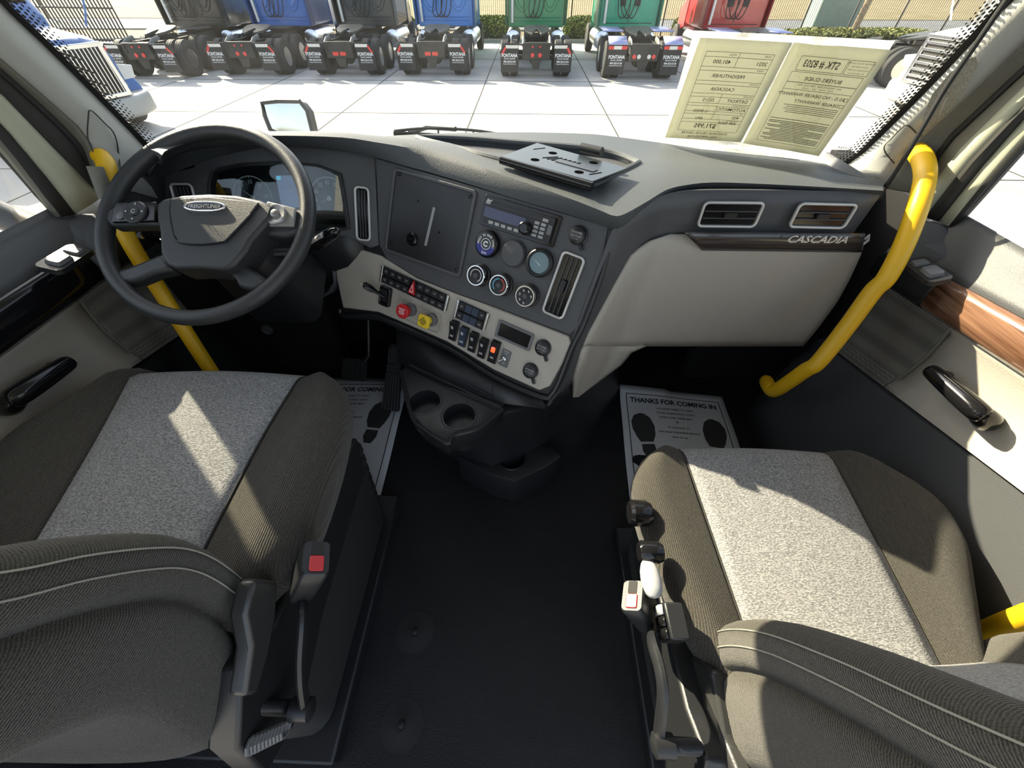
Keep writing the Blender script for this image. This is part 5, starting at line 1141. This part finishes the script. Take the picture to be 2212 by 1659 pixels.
buckle((1385, 1312), .2216, 'black belt buckle with red button beside the passenger seat', -.3, [(1408, 1385), (1424, 1440), (1432, 1500), (1424, 1580), (1425, 1610)])
g = MB(); e_ = at(1425, 1610, x=.2216); g.tube([e_, e_+V((.05, .0, .01)), V((.36, e_.y+.01, .18))], .011, 10); part('buckle_bracket', g, BLK, PS)
g = MB(); g.tube([at(535, 1527, x=-.38), at(655, 1530, x=-.33)], .011, 10); part('cross_bar', g, BLK, DS)
g = MB(); P = []
a, b = at(540, 1612, x=-.36), at(618, 1575, x=-.335)
for k in range(70): t = k/69; P.append(a.lerp(b, t)+V((0, .010*math.cos(k*.9), .010*math.sin(k*.9))))
g.tube(P, .0028, 6); part('coiled_hose', g, GREYP, DS)
# =================================================================== the yard outside
GZ = -1.5                                       # concrete lies 1.5 m under the cab floor
CONC = bpy.data.materials.new('yard_concrete'); CONC.use_nodes = True
nt = CONC.node_tree; b = nt.nodes['Principled BSDF']; b.inputs['Roughness'].default_value = .85; L = nt.links.new
tc = nt.nodes.new('ShaderNodeTexCoord'); n1 = nt.nodes.new('ShaderNodeTexNoise'); n1.inputs['Scale'].default_value = .5; n1.inputs['Detail'].default_value = 8; L(tc.outputs['Object'], n1.inputs[0])
cr = nt.nodes.new('ShaderNodeValToRGB'); cr.color_ramp.elements[0].position = .35; cr.color_ramp.elements[1].position = .6; cr.color_ramp.elements[0].color = (.34, .335, .32, 1); cr.color_ramp.elements[1].color = (.43, .42, .40, 1)
L(n1.outputs[0], cr.inputs[0]); L(cr.outputs[0], b.inputs['Base Color'])
g = MB(); g.box((0, 0, GZ-.05), (120, 66, .10)); struct('ground', g, CONC, org=(0, 13, GZ))
JM = mat('joint_tar', (.045, .045, .04), .9)
gr = sroot('pavement_joints'); j = MB()
xs = [at(px, py, z=GZ).x for px, py in ((1040, 200), (1285, 200))]; sp_ = xs[1]-xs[0]
for k in range(-8, 9): j.box((xs[0]+sp_*k+.0, 13, GZ+.003), (.03, 40, .006))
yj = at(1040, 246, z=GZ).y
for y in (yj, yj+4.6, yj+9.5, yj-4.6): j.box((0, y, GZ+.003), (120, .03, .006))
part('joint', j, JM, gr, smooth=0)
yc = at(1250, 93, z=GZ).y                       # kerb line
g = MB(); g.box((0, yc+.1, GZ+.07), (120, .2, .15)); struct('kerb', g, mat('kerb_concrete', (.30, .28, .24), .85))
VERGE = mat('dry_verge', (.17, .13, .06), .95, var=.35, vscale=2.5)
g = MB(); g.box((0, yc+2.6, GZ+.03), (120, 5.0, .10)); struct('verge_ground', g, VERGE)
g = MB(); g.box((0, yc+9.5, GZ+.0), (160, 9, .08)); struct('road', g, mat('road_asphalt', (.13, .135, .14), .9, var=.2, vscale=1))
g = MB(); g.box((0, yc+29, GZ+.02), (200, 30, .10)); struct('field', g, mat('dry_grass', (.16, .12, .05), .95, col2=(.22, .18, .09), vscale=.6))
g = MB(); g.box((0, yc+5.0, GZ+.09), (120, .16, .14)); struct('kerb', g, mat('far_kerb', (.4, .38, .33), .85))
# fence: posts, rails and pickets of each bay
FEN = mat('fence_black', (.012, .012, .012), .5)
yfn = yc+2.2
def bay(x0, x1, ya, yb, lb, sp=.115, pr=.0085, h=2.3, top=True):
    t = thing('iron_fence', lb, 'fence', ((x0+x1)/2, (ya+yb)/2, GZ+.05), 'black iron fence bays behind the parked trucks')
    n = int(math.hypot(x1-x0, yb-ya)/sp); g = MB()
    for k in range(1, n): f = k/n; g.box((x0+(x1-x0)*f, ya+(yb-ya)*f, GZ+.1+h/2), (pr*2, pr*2, h))
    part('pickets', g, FEN, t, smooth=0)
    g = MB(); d = V((x1-x0, yb-ya, 0)); a = math.atan2(d.y, d.x)
    for z in (.30, h-.1, h-.35): g.box((0, 0, 0), (d.length, .03, .035), Matrix.Translation(((x0+x1)/2, (ya+yb)/2, GZ+z)) @ Matrix.Rotation(a, 4, 'Z'))
    part('rails', g, FEN, t, smooth=0)
    g = MB(); g.box((x0, ya, GZ+.1+(h+.1)/2), (.07, .07, h+.1)); part('post', g, FEN, t)
random.seed(7)
xb = -21.0
names = ['black iron fence bay seen between parked trucks']
k = 0
while xb < 27:
    bay(xb, xb+2.55, yfn, yfn, 'black iron picket fence bay in the row behind the parked trucks'); xb += 2.6
# sliding gate and near fence on the far left
g0 = at(95, 88, z=GZ); g1 = at(186, 88, z=GZ)
GT = thing('yard_gate', 'tall gate of thick dark bars at the far left end of the yard', 'gate', ((g0.x+g1.x)/2-.6, (g0.y+g1.y)/2, GZ))
g = MB(); A, B = at(118, 70, z=GZ), at(250, 84, z=GZ); A = V((-27.5, 27.5, GZ)); B = V((-20.8, 26.2, GZ))
n = 30
for k in range(n+1): f = k/n; p = A.lerp(B, f); g.box((p.x, p.y, GZ+1.5), (.05, .05, 2.8))
part('gate_bars', g, FEN, GT, smooth=0)
g = MB(); d = B-A
for z in (.2, 1.4, 2.9): g.box((0, 0, 0), (d.length, .06, .07), Matrix.Translation((A+B)/2+V((0, 0, z))) @ Matrix.Rotation(math.atan2(d.y, d.x), 4, 'Z'))
part('gate_rails', g, FEN, GT, smooth=0)
# hedge clumps: lumpy bodies with leaf sprays
HG = mat('hedge_leaves', (.035, .06, .012), .8, col2=(.33, .36, .07), vscale=9); HG2 = mat('groundcover_leaves', (.12, .16, .04), .8, col2=(.42, .40, .14), vscale=7)
def shrub(name, cx, cy, lx, ly, h, m, label, cat, nleaf, grp=None):
    g = MB(); r = random.Random(int(cx*10)+77)
    for k in range(nleaf):
        a, b = r.uniform(-1, 1), r.uniform(-1, 1); top = 1-.35*(abs(b)**3)-.25*(abs(a)**8)
        z = h*top*(r.random()**.45); x = cx+a*lx/2*(1 if z < h*.8 else .95); y = cy+b*ly/2; s = r.uniform(.05, .11)
        th, ph = r.uniform(0, 6.3), r.uniform(-.9, .9); u = V((math.cos(th), math.sin(th), math.sin(ph))).normalized()*s; w2 = V((-math.sin(th), math.cos(th), math.cos(ph))).normalized()*s*.6; p = V((x, y, GZ+.08+z))
        g.add([p-u, p+w2, p+u, p-w2], [(0, 1, 2, 3)])
    g2 = MB(); rows = []
    for i in range(9):
        a = -1+2*i/8; e = 1-.3*abs(a)**6; rows.append([V((cx+a*lx/2*.95, cy+c*ly/2*.82*e, GZ+.06+zz*h*.86*e)) for c, zz in ((-1, 0), (-.95, .6), (-.7, .92), (0, 1), (.7, .92), (.95, .6), (1, 0))])
    t = thing(name, label, cat, (cx, cy, GZ+.05), grp); g2.grid(rows, closed=True, capends=True); part('inner_mass', g2, mat('hedge_core', (.02, .03, .008), .9) if 'hedge_core' not in bpy.data.materials else bpy.data.materials['hedge_core'], t); part('leaves', g, m, t, smooth=0); return t
for a, b, lb in (((640), (672), 'clipped hedge seen between the left blue truck and the grey truck'), (840, 884, 'clipped hedge seen between the grey truck and the bright blue truck'), (1020, 1096, 'clipped hedge between the bright blue truck and the green truck'), (1228, 1332, 'clipped hedge seen between the two green trucks'), (1464, 1508, 'rounded hedge right of the teal green truck')):
    p, q = at(a, 92, z=GZ), at(b, 92, z=GZ); shrub('hedge', (p.x+q.x)/2, yc+.9, q.x-p.x+.5, 1.0, .95, HG, lb, 'hedge', 3600)
p, q = at(1700, 80, z=GZ), at(1935, 85, z=GZ); shrub('ground_cover', (p.x+q.x)/2, yc+1.4, q.x-p.x+2, 1.8, .45, HG2, 'low leafy ground cover along the fence beyond the price sign', 'ground cover', 5200)
# trees
def tree(px, py, y, h, lb, crown, r0=.14, lean=0):
    p = at(px, py, y=y); t = thing('tree', lb, 'tree', (p.x, y, GZ+.05)); rr = random.Random(int(px))
    g = MB(); g.tube(smoothpath([V((p.x, y, GZ)), V((p.x+.05+lean, y, GZ+h*.5)), V((p.x-.05+lean*2, y, GZ+h))], 5), r0, 10); part('trunk', g, mat('tree_bark', (.22, .17, .11), .9, var=.3, vscale=12) if 'tree_bark' not in bpy.data.materials else bpy.data.materials['tree_bark'], t)
    g = MB()
    for k in range(int(500*crown)):
        v = V((rr.gauss(0, 1), rr.gauss(0, 1), rr.gauss(0, 1))).normalized()*rr.random()**.4*crown; c = V((p.x+lean*2, y, GZ+h+crown*.5))+v; s = .09; th = rr.uniform(0, 6.3); u = V((math.cos(th), math.sin(th), .4))*s; w2 = V((-math.sin(th), math.cos(th), .5))*s*.6
        g.add([c-u, c+w2, c+u, c-w2], [(0, 1, 2, 3)])
    part('crown', g, HG2, t, smooth=0)
tree(1838, 78, yc+1.2, 5.0, 'slender tree trunk standing in the ground cover beyond the price sign', 1.6, .17)
tree(1545, 30, yc+6.0, 3.2, 'small street tree behind the fence left of the red truck', .9, .06)
tree(5, -20, yc+9, 3.0, 'scrubby tree beyond the far left gate', 2.2, .1)
tree(60, -30, yc+14, 3.0, 'grey green tree behind the scrubby one at far left', 2.6, .1)
# green utility box beyond the fence
c = at(1800, 24, y=yc+7.5); g = MB(); g.box((c.x, c.y, GZ+.95), (2.6, 1.4, 1.9)); g.box((c.x, c.y, GZ+1.93), (2.7, 1.5, .08)); g.box((c.x, c.y-.71, GZ+.9), (.03, .03, 1.6))
solo('utility_cabinet', g, mat('utility_green', (.22, .30, .24), .6), 'large pale green utility cabinet across the road behind the fence', 'utility box', bevel=.02)
# =================================================================== parked tractors
TYR = mat('tyre_rubber', (.028, .028, .028), .8, bump=.3, scale=60); ALU = mat('polished_wheel', (.75, .76, .78), .25, metal=1); FRM = mat('frame_black', (.022, .021, .018), .6, var=.3, vscale=5)
FLAP = mat('flap_rubber', (.020, .020, .020), .75, var=.2, vscale=4); REFW = mat('reflector_white', (.62, .60, .55), .4); REFR = mat('reflector_red', (.60, .03, .03), .4); GREASE = mat('fifth_wheel_steel', (.09, .088, .075), .45, metal=.3, var=.4, vscale=8)
LAMPR = mat('lamp_red', (.65, .04, .03), .3); STEELW = mat('painted_rim', (.70, .68, .55), .4)
def wheel(g, gr, x, y, z, r, wdt, out):
    M = Matrix.Translation((x, y, z)) @ Matrix.Rotation(math.pi/2, 4, 'Y')
    h = wdt/2; g.lathe([(r*.56, -h), (r*.90, -h), (r, -h*.75), (r, -h*.45), (r*.985, -h*.42), (r*.985, -h*.36), (r, -h*.33), (r, h*.33), (r*.985, h*.36), (r*.985, h*.42), (r, h*.45), (r, h*.75), (r*.90, h), (r*.56, h)], 32, M, caps=False)
    s = 1 if out > 0 else -1
    gr.lathe([(r*.58, h*.9*s), (r*.54, h*.9*s), (r*.48, h*.2*s), (r*.22, h*.25*s), (r*.20, h*.85*s), (.001, h*.9*s)], 24, M)
def tractor(name, x, y, rz, col, label, style=0, flap_style=0, simple=False, rimm=None, cabw=2.5, grp='parked tractor units seen from behind'):
    t = thing(name, label, 'truck', (0, 0, 0), grp); paint = mat('paint_'+str(len(bpy.data.materials)), col, .3, coat=.3); P = lambda nm, g, m, par=t, **k: part(nm, g, m, par, **k)
    zf = .98
    for s in (-1, 1): g = MB(); g.box((s*.43, 3.6, zf-.12), (.08, 7.4, .26)); P('frame_rail', g, FRM)
    g = MB(); g.box((0, -.03, zf-.20), (.95, .10, .44)); g.box((0, .5, zf-.12), (.8, .08, .22)); g.box((0, 2.9, zf-.12), (.8, .08, .22)); g.prism([(-.20, -.0), (.20, -.0), (.11, -.26), (-.11, -.26)], 0, .05, Matrix(((1, 0, 0, 0), (0, 0, 1, -.06), (0, 1, 0, zf-.42), (0, 0, 0, 1)))); rc = P('rear_crossmember', g, FRM, bevel=.01)
    for s in (-1, 1):
        for k in range(2):
            g = MB(); M = Matrix.Translation((s*(.13 if style != 2 else .17+.16*k), -.085, zf-(.30 if k == 0 or style == 2 else .08))) @ Matrix.Rotation(math.pi/2, 4, 'X')
            if style == 1: g.box((0, 0, .01), (.20, .10, .02), M); 
            else: g.lathe([(.062 if k == 0 or style == 2 else .03, 0), (.062 if k == 0 or style == 2 else .03, .015), (.05 if k == 0 or style == 2 else .02, .022), (.001, .022)], 18, M)
            if style == 1 and k == 1: continue
            P('tail_lamp', g, (REFW if style == 2 and k == 0 else LAMPR), rc)
    for s in (-1, 1): g = MB(); g.tube([(s*.46, .0, zf-.05), (s*.46, .25, zf+.06), (s*.46, .6, zf+.10)], .045, 8, flat=1.6); P('rail_end', g, mat('rail_end_grey', (.20, .20, .19), .5) if 'rail_end_grey' not in bpy.data.materials else bpy.data.materials['rail_end_grey'], rc)
    for ya in (.78, 2.12):
        for s in (-1, 1):
            for xo in (.79, 1.12):
                g, gr_ = MB(), MB(); wheel(g, gr_, s*xo, ya, .51, .51, .27, s); w_ = P('tyre', g, TYR, smooth=30)
                if xo > 1: part('wheel_rim', gr_, rimm or ALU, w_)
        g = MB(); g.tube([(-.65, ya, .52), (.65, ya, .52)], .07, 10); M = Matrix.Translation((0, ya, .52)); g.lathe([(.08, -.16), (.22, -.10), (.24, 0), (.22, .10), (.08, .16)], 16, M @ Matrix.Rotation(math.pi/2, 4, 'X')); P('axle', g, FRM)
    for s in (-1, 1):
        if flap_style: break
        g = MB(); M = Matrix(((s, 0, 0, s*.93), (0, 0, -1, -.10), (0, 1, 0, .62), (0, 0, 0, 1))); w2 = .31; top = .34
        ol = [(-w2, -.40), (w2, -.40), (w2, top-.20), (w2-.17, top), (-w2, top)] if style != 2 else [(-w2, -.42), (w2, -.42), (w2, top), (-w2, top)]
        g.prism(ol, -.006, .006, M); fl_ = P('mud_flap', g, FLAP, smooth=0)
        g = MB(); g.tube([(s*.46, -.07, zf-.03), (s*(.93+w2-.17 if style != 2 else .93+w2), -.07, zf-.0)]+([(s*(.93+w2+.03), -.07, zf-.24)] if style != 2 else []), .024, 6); P('flap_hanger', g, FRM, fl_)
        g = MB()
        if style != 2: g.add([M @ V(p) for p in ((-w2, top-.10, .009), (w2-.20, top-.10, .009), (w2-.17, top-.015, .009), (-w2, top-.015, .009))], [(0, 1, 2, 3)])
        else: g.add([M @ V(p) for p in ((-w2+.18, top-.09, .009), (w2-.18, top-.09, .009), (w2-.18, top, .009), (-w2+.18, top, .009))], [(0, 1, 2, 3)])
        P('reflector_strip', g, REFW, fl_, smooth=0); g = MB()
        if style != 2: g.add([M @ V(p) for p in ((w2-.155, top-.05, .011), (w2-.02, top-.24, .011), (w2-.075, top-.27, .011), (w2-.20, top-.10, .011))], [(0, 1, 2, 3)])
        else:
            for e in (-1, 1): g.add([M @ V(p) for p in ((e*(w2-.09)-.09, top-.09, .009), (e*(w2-.09)+.09, top-.09, .009), (e*(w2-.09)+.09, top, .009), (e*(w2-.09)-.09, top, .009))], [(0, 1, 2, 3)])
        P('red_reflector', g, REFR, fl_, smooth=0)
        MT = Matrix(((1, 0, 0, s*.93), (0, 0, -1, -.112), (0, 1, 0, .62), (0, 0, 0, 1))); g = MB()
        g.text('FONTANA', .135, MT @ Matrix.Translation((0, .05, 0)), .02, .85); g.text('TRUCK CENTER', .048, MT @ Matrix.Translation((0, -.035, 0)), .015, 1.15); g.text('909-333-5124', .075, MT @ Matrix.Translation((0, -.115, 0)), .02); g.text('FontanaTruckCenter.com', .042, MT @ Matrix.Translation((0, -.175, 0)), .01)
        P('lettering', g, WHT, fl_, smooth=0)
        if style == 2:
            g = MB(); g.add([(s*.62, -.12, zf+.02), (s*1.24, -.12, zf+.02), (s*1.24, .35, zf+.18), (s*.62, .35, zf+.18)], [(0, 1, 2, 3)]); g.add([(s*.55, 1.45, 1.20), (s*1.26, 1.45, 1.20), (s*1.26, 2.9, 1.22), (s*.55, 2.9, 1.22)], [(0, 1, 2, 3)]); P('fender', g, mat('pearl_blue', (.35, .38, .62), .3, metal=.3) if 'pearl_blue' not in bpy.data.materials else bpy.data.materials['pearl_blue'], solid=.03)
    # fifth wheel
    g = MB(); ol = [(-.45, .40), (-.30, .52), (.30, .52), (.45, .40), (.46, .0), (.36, -.28), (.16, -.52), (.055, -.05), (0, .02), (-.055, -.05), (-.16, -.52), (-.36, -.28), (-.46, .0)]
    M = Matrix.Translation((0, 1.45, 1.20)) @ Matrix.Rotation(math.radians(9), 4, 'X'); g.prism(ol, -.04, .03, M); fw_ = P('fifth_wheel', g, GREASE, bevel=.01)
    g = MB(); g.box((0, 1.45, 1.07), (.9, .5, .10)); P('fifth_wheel_base', g, FRM, fw_, bevel=.01)
    # catwalk, tanks
    g = MB(); g.box((0, 3.35, 1.12), (.86, .55, .04)); 
    for k in range(6): g.box((0, 3.12+k*.09, 1.145), (.8, .03, .02))
    P('catwalk', g, mat('tread_plate', (.12, .12, .12), .4, metal=.6) if 'tread_plate' not in bpy.data.materials else bpy.data.materials['tread_plate'])
    yb = 3.9; zb, zt_ = 1.10, 3.75
    for s in (-1, 1):
        g = MB(); g.tube([(s*.93, yb+.15, .72), (s*.93, yb+.17, .72), (s*.93, yb+2.0, .72), (s*.93, yb+2.02, .72)], [.28, .31, .31, .28], 20); P('fuel_tank', g, ALU)
        g, gr_ = MB(), MB(); wheel(g, gr_, s*1.05, yb+3.6, .51, .51, .3, s); w_ = P('tyre', g, TYR, smooth=30); part('wheel_rim', gr_, rimm or ALU, w_)
    # sleeper back wall with pressed ribs
    hw = cabw/2; g = MB(); ol = [(-hw+.14, zb), (hw-.14, zb), (hw-.10, zb+.10), (hw-.10, zt_-.1), (hw-.25, zt_+.05), (-hw+.25, zt_+.05), (-hw+.10, zt_-.1), (-hw+.10, zb+.10)]
    M = Matrix(((1, 0, 0, 0), (0, 0, 1, yb), (0, 1, 0, 0), (0, 0, 0, 1))); g.prism(ol, 0, 2.5, M); sl = P('sleeper_cab', g, paint, bevel=.04)
    g = MB(); D = lambda pts, r=.022: g.tube([(a, yb-.008, b) for a, b in pts], r, 6, flat=.8)
    if style != 2:
        for s in (-1, 1):
            for e in (0, .10): D(smoothpath([(s*(.98-e), 2.6, 0), (s*(.98-e), 2.2, 0), (s*(.80-e), 1.75+e*.6, 0), (s*(.62-e*.5), 1.58+e, 0), (s*(.42+e*.5), 1.62+e, 0), (s*(.25+e), 1.95, 0), (s*(.12+e*.6), 2.35, 0), (s*.10, 2.6, 0)], 4) and [(p.x, p.y) for p in smoothpath([(s*(.98-e), 2.6, 0), (s*(.98-e), 2.2, 0), (s*(.80-e), 1.75+e*.6, 0), (s*(.62-e*.5), 1.58+e, 0), (s*(.42+e*.5), 1.62+e, 0), (s*(.25+e), 1.95, 0), (s*(.12+e*.6), 2.35, 0), (s*.10, 2.6, 0)], 4)])
        D([(-1.0, 1.40), (1.0, 1.40)]); D([(-1.0, 1.30), (1.0, 1.30)]); D([(0, 1.30), (0, 3.2)], .012)
    else:
        D([(-.95, 1.25), (.95, 1.25)], .015); D([(0, 1.3), (0, 3.0)], .012)
        for s in (-1, 1): g.box((s*.28, yb-.02, 1.95), (.20, .03, .42)); 
    P('pressed_ribs', g, paint if style != 2 else FRM, sl)
    for s in (-1, 1):
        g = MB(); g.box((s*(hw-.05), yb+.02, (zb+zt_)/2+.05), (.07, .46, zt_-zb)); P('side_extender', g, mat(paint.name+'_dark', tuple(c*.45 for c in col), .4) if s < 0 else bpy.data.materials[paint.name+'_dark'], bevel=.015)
    g = MB(); rows = []
    for a, b, c_, w2 in ((2.4, 1.0, 2.75, 1.18), (2.9, .95, 2.55, 1.10), (3.3, .85, 1.95, 1.05), (4.6, .75, 1.70, .85), (4.75, .75, 1.5, .80)): rows.append([V((x_*w2, yb+a, z_)) for x_, z_ in ((-1, b), (1, b), (1, c_*.9), (.85, c_), (-.85, c_), (-1, c_*.9))])
    g.grid(rows, closed=True, capends=True); P('hood', g, paint, bevel=.03)
    # exhaust stack, coiled air lines, hand rail
    g = MB(); g.tube([(-.95, yb-.16, 1.25), (-.95, yb-.16, 3.9)], .055, 12); P('exhaust_stack', g, SILV)
    g = MB(); rr = random.Random(int(x*7)+3)
    for k in range(3):
        x0_ = -.55+.18*k; zc_ = 1.9+.1*k; pts = [(x0_, yb-.10, 2.7), (x0_+rr.uniform(-.2, .2), yb-.25, 2.0), (x0_+.1, yb-.30, 1.5), (x0_+.35, yb-.25, 1.45), (x0_+.5, yb-.2, 1.9), (x0_+.45, yb-.12, 2.5)]
        g.tube(smoothpath(pts, 6), .018, 6)
    P('air_lines', g, RUB)
    g = MB()
    for s in (-1, 1):
        g.box((s*(hw+.13), yb+2.6, 2.35), (.18, .14, .55)); g.tube([(s*(hw-.1), yb+2.7, 2.2), (s*(hw+.12), yb+2.6, 2.2)], .03, 6)
    P('door_mirrors', g, paint)
    t.location = (x, y, GZ); t.rotation_euler.z = rz; return t
spec = [(322, 156, (.020, .020, .018), 'black tractor unit, leftmost of the parked row', 0), (535, 152, (.045, .14, .42), 'dark blue tractor unit, second from left, between black and grey trucks', 0),
        (742, 152, (.055, .056, .052), 'dark grey tractor unit parked between the two blue trucks', 1), (936, 152, (.05, .22, .60), 'bright blue tractor unit parked left of the first green truck', 1),
        (1157, 156, (.018, .24, .10), 'green tractor unit with pressed ribs across its cab back', 0), (1384, 160, (.015, .33, .20), 'teal green tractor unit with low white reflector bars and big fifth wheel', 2),
        (1645, 166, (.40, .015, .020), 'dark red tractor unit half hidden behind the price sign', 2)]
for px, py, col, lb, stl in spec:
    p = at(px, py, z=GZ+.22); tractor('tractor_unit', p.x, p.y+.1, 0, col, lb, stl)
p = at(1925, 190, z=GZ); tractor('tractor_unit', p.x-.72, p.y+1.25, math.radians(-95), (.72, .72, .70), 'white tractor unit at the right with a pale rimmed wheel beside the sign', 1, 1, rimm=STEELW)
# =================================================================== trucks facing the camera at the sides
def facing(x, y, rz, col, label, slats, chrome=True):
    t = thing('conventional_truck', label, 'truck', (0, 0, 0)); paint = mat('paint_'+str(len(bpy.data.materials)), col, .28, coat=.4); P = lambda nm, g, m, par=t, **k: part(nm, g, m, par, **k)
    g = MB(); rows = []                         # nose at y=0 looking to -y
    for yy, w2, zt2 in ((0, .62, 1.66), (.10, .74, 1.74), (.6, .95, 1.78), (1.4, 1.08, 1.84), (2.3, 1.15, 1.95)):
        rows.append([V((s_*w2, yy, z_)) for s_, z_ in ((-1, .85), (-1.0, zt2*.80), (-.80, zt2*.96), (-.4, zt2), (.4, zt2), (.80, zt2*.96), (1.0, zt2*.80), (1, .85))])
    g.grid(rows, closed=True, capends=True); P('hood', g, paint, smooth=50, bevel=.02)
    g = MB(); g.ring([(-.62, .72), (.62, .72), (.58, 1.66), (-.58, 1.66)], [(-.53, .80), (.53, .80), (.50, 1.58), (-.50, 1.58)], -.03, .06, Matrix(((1, 0, 0, 0), (0, 0, -1, 0), (0, 1, 0, 0), (0, 0, 0, 1)))); gs = P('grille_surround', g, CHRM if chrome else paint, bevel=.015)
    g = MB(); g.box((0, -.01, 1.19), (1.06, .03, .8)); P('grille_back', g, FRM, gs)
    g = MB()
    if slats == 'v':
        for k in range(13): g.box((-.48+k*.08, -.05, 1.19), (.022, .05, .78))
    else:
        for k in range(6): g.box((0, -.05, .88+k*.125), (1.02, .05, .05))
    P('grille_bars', g, CHRM, gs, bevel=.004)
    g = MB(); rows = []
    for xx in (-1.22, -1.15, -.7, 0, .7, 1.15, 1.22):
        yy = -.12+.42*(abs(xx)/1.22)**3; rows.append([V((xx, yy, .70)), V((xx, yy-.04, .62)), V((xx, yy-.03, .35)), V((xx, yy+.05, .30)), V((xx, yy+.4, .32)), V((xx, yy+.4, .70))])
    g.grid(rows, closed=True, capends=True); P('bumper', g, paint if not chrome else mat('bumper_grey_'+str(len(bpy.data.materials)), (.30, .31, .30), .4), bevel=.03)
    for s in (-1, 1):
        g = MB(); g.prism([(-.05, -.13), (.26, -.12), (.34, .10), (.0, .16)], 0, .07, Matrix(((s, 0, 0, s*.72), (0, 0, -1, .16), (0, 1, 0, 1.10), (0, 0, 0, 1)))); P('headlamp', g, mat('headlamp_lens', (.45, .47, .48), .1, coat=1) if 'headlamp_lens' not in bpy.data.materials else bpy.data.materials['headlamp_lens'], bevel=.02)
        g, gr_ = MB(), MB(); wheel(g, gr_, s*1.06, 1.1, .51, .51, .3, s); w_ = P('tyre', g, TYR, smooth=30); part('wheel_rim', gr_, ALU, w_)
        g = MB(); M = Matrix.Translation((s*1.06, 1.1, .51)) @ Matrix.Rotation(math.pi/2, 4, 'Y'); rows = []
        for k in range(13): a = math.radians(-5+190*k/12); rows.append([V((s*1.06+dx, 1.1+.62*math.cos(a), .53+.62*math.sin(a))) for dx in (-.2, -.16, 0, .16, .2)])
        g.grid(rows); P('fender', g, paint, solid=.03)
        g = MB(); b0 = V((s*.98, .75, 1.85)); g.tube([b0, b0+V((s*.12, -.05, .22)), b0+V((s*.2, -.08, .42))], .022, 8); g.prism(rrect(.26, .26, .08), -.06, .06, Matrix.Translation(b0+V((s*.22, -.05, .55))) @ Matrix.Rotation(math.pi/2, 4, 'X'), .1); P('hood_mirror', g, SILV if not chrome else paint, bevel=.02)
    g = MB(); rows = []
    for yy, w2, z1, z2 in ((2.25, 1.10, .9, 2.1), (2.3, 1.15, .9, 2.15), (2.9, 1.2, .9, 3.0), (3.2, 1.22, .9, 3.3), (6.0, 1.24, .9, 3.8)):
        rows.append([V((-w2, yy, z1)), V((w2, yy, z1)), V((w2, yy, z2*.93)), V((w2*.85, yy, z2)), V((-w2*.85, yy, z2)), V((-w2, yy, z2*.93))])
    g.grid(rows, closed=True, capends=True); cb = P('cab', g, paint, bevel=.03)
    g = MB(); g.add([(-1.0, 2.33, 2.2), (1.0, 2.33, 2.2), (.98, 2.88, 2.92), (-.98, 2.88, 2.92)], [(0, 1, 2, 3)]); P('windshield', g, GLB, cb, solid=.02)
    t.location = (x, y, GZ); t.rotation_euler.z = rz; return t
facing(-9.43, 10.2, math.radians(72), (.045, .12, .33), 'blue long nosed truck with upright chrome grille bars, parked at far left', 'v')
facing(9.9, 12.35, math.radians(-80), (.74, .74, .73), 'white long nosed truck at the right edge behind the pillar', 'h', True)
# our own big door mirrors, outside the side windows
for sgn, lb in ((-1, 'large grey backed door mirror outside the driver window'),):
    X = -1.37; t = thing('door_mirror', lb, 'mirror', (X, .86, .80)); g = MB(); M = Matrix.Translation((X, .86, 1.24)) @ Matrix.Rotation(math.radians(8), 4, 'Z') @ Matrix.Rotation(math.pi/2, 4, 'X')
    g.prism(rrect(.30, .82, .07), -.05, .09, M, .12); part('mirror_shell', g, mat('mirror_back_grey', (.32, .36, .38), .45), t, bevel=.02)
    g = MB(); g.prism(rrect(.26, .50, .03), .091, .093, M @ Matrix.Translation((0, .12, 0))); part('mirror_glass', g, mat('mirror_silver', (.75, .78, .78), .02, metal=1) if 'mirror_silver' not in bpy.data.materials else bpy.data.materials['mirror_silver'], t)
    g = MB(); g.tube([(X, .84, .93), (-1.07, .80, .80)], .03, 10); g.tube([(X, .88, 1.45), (-1.02, .88, 1.45)], .025, 10); part('mirror_bracket', g, BLK, t)
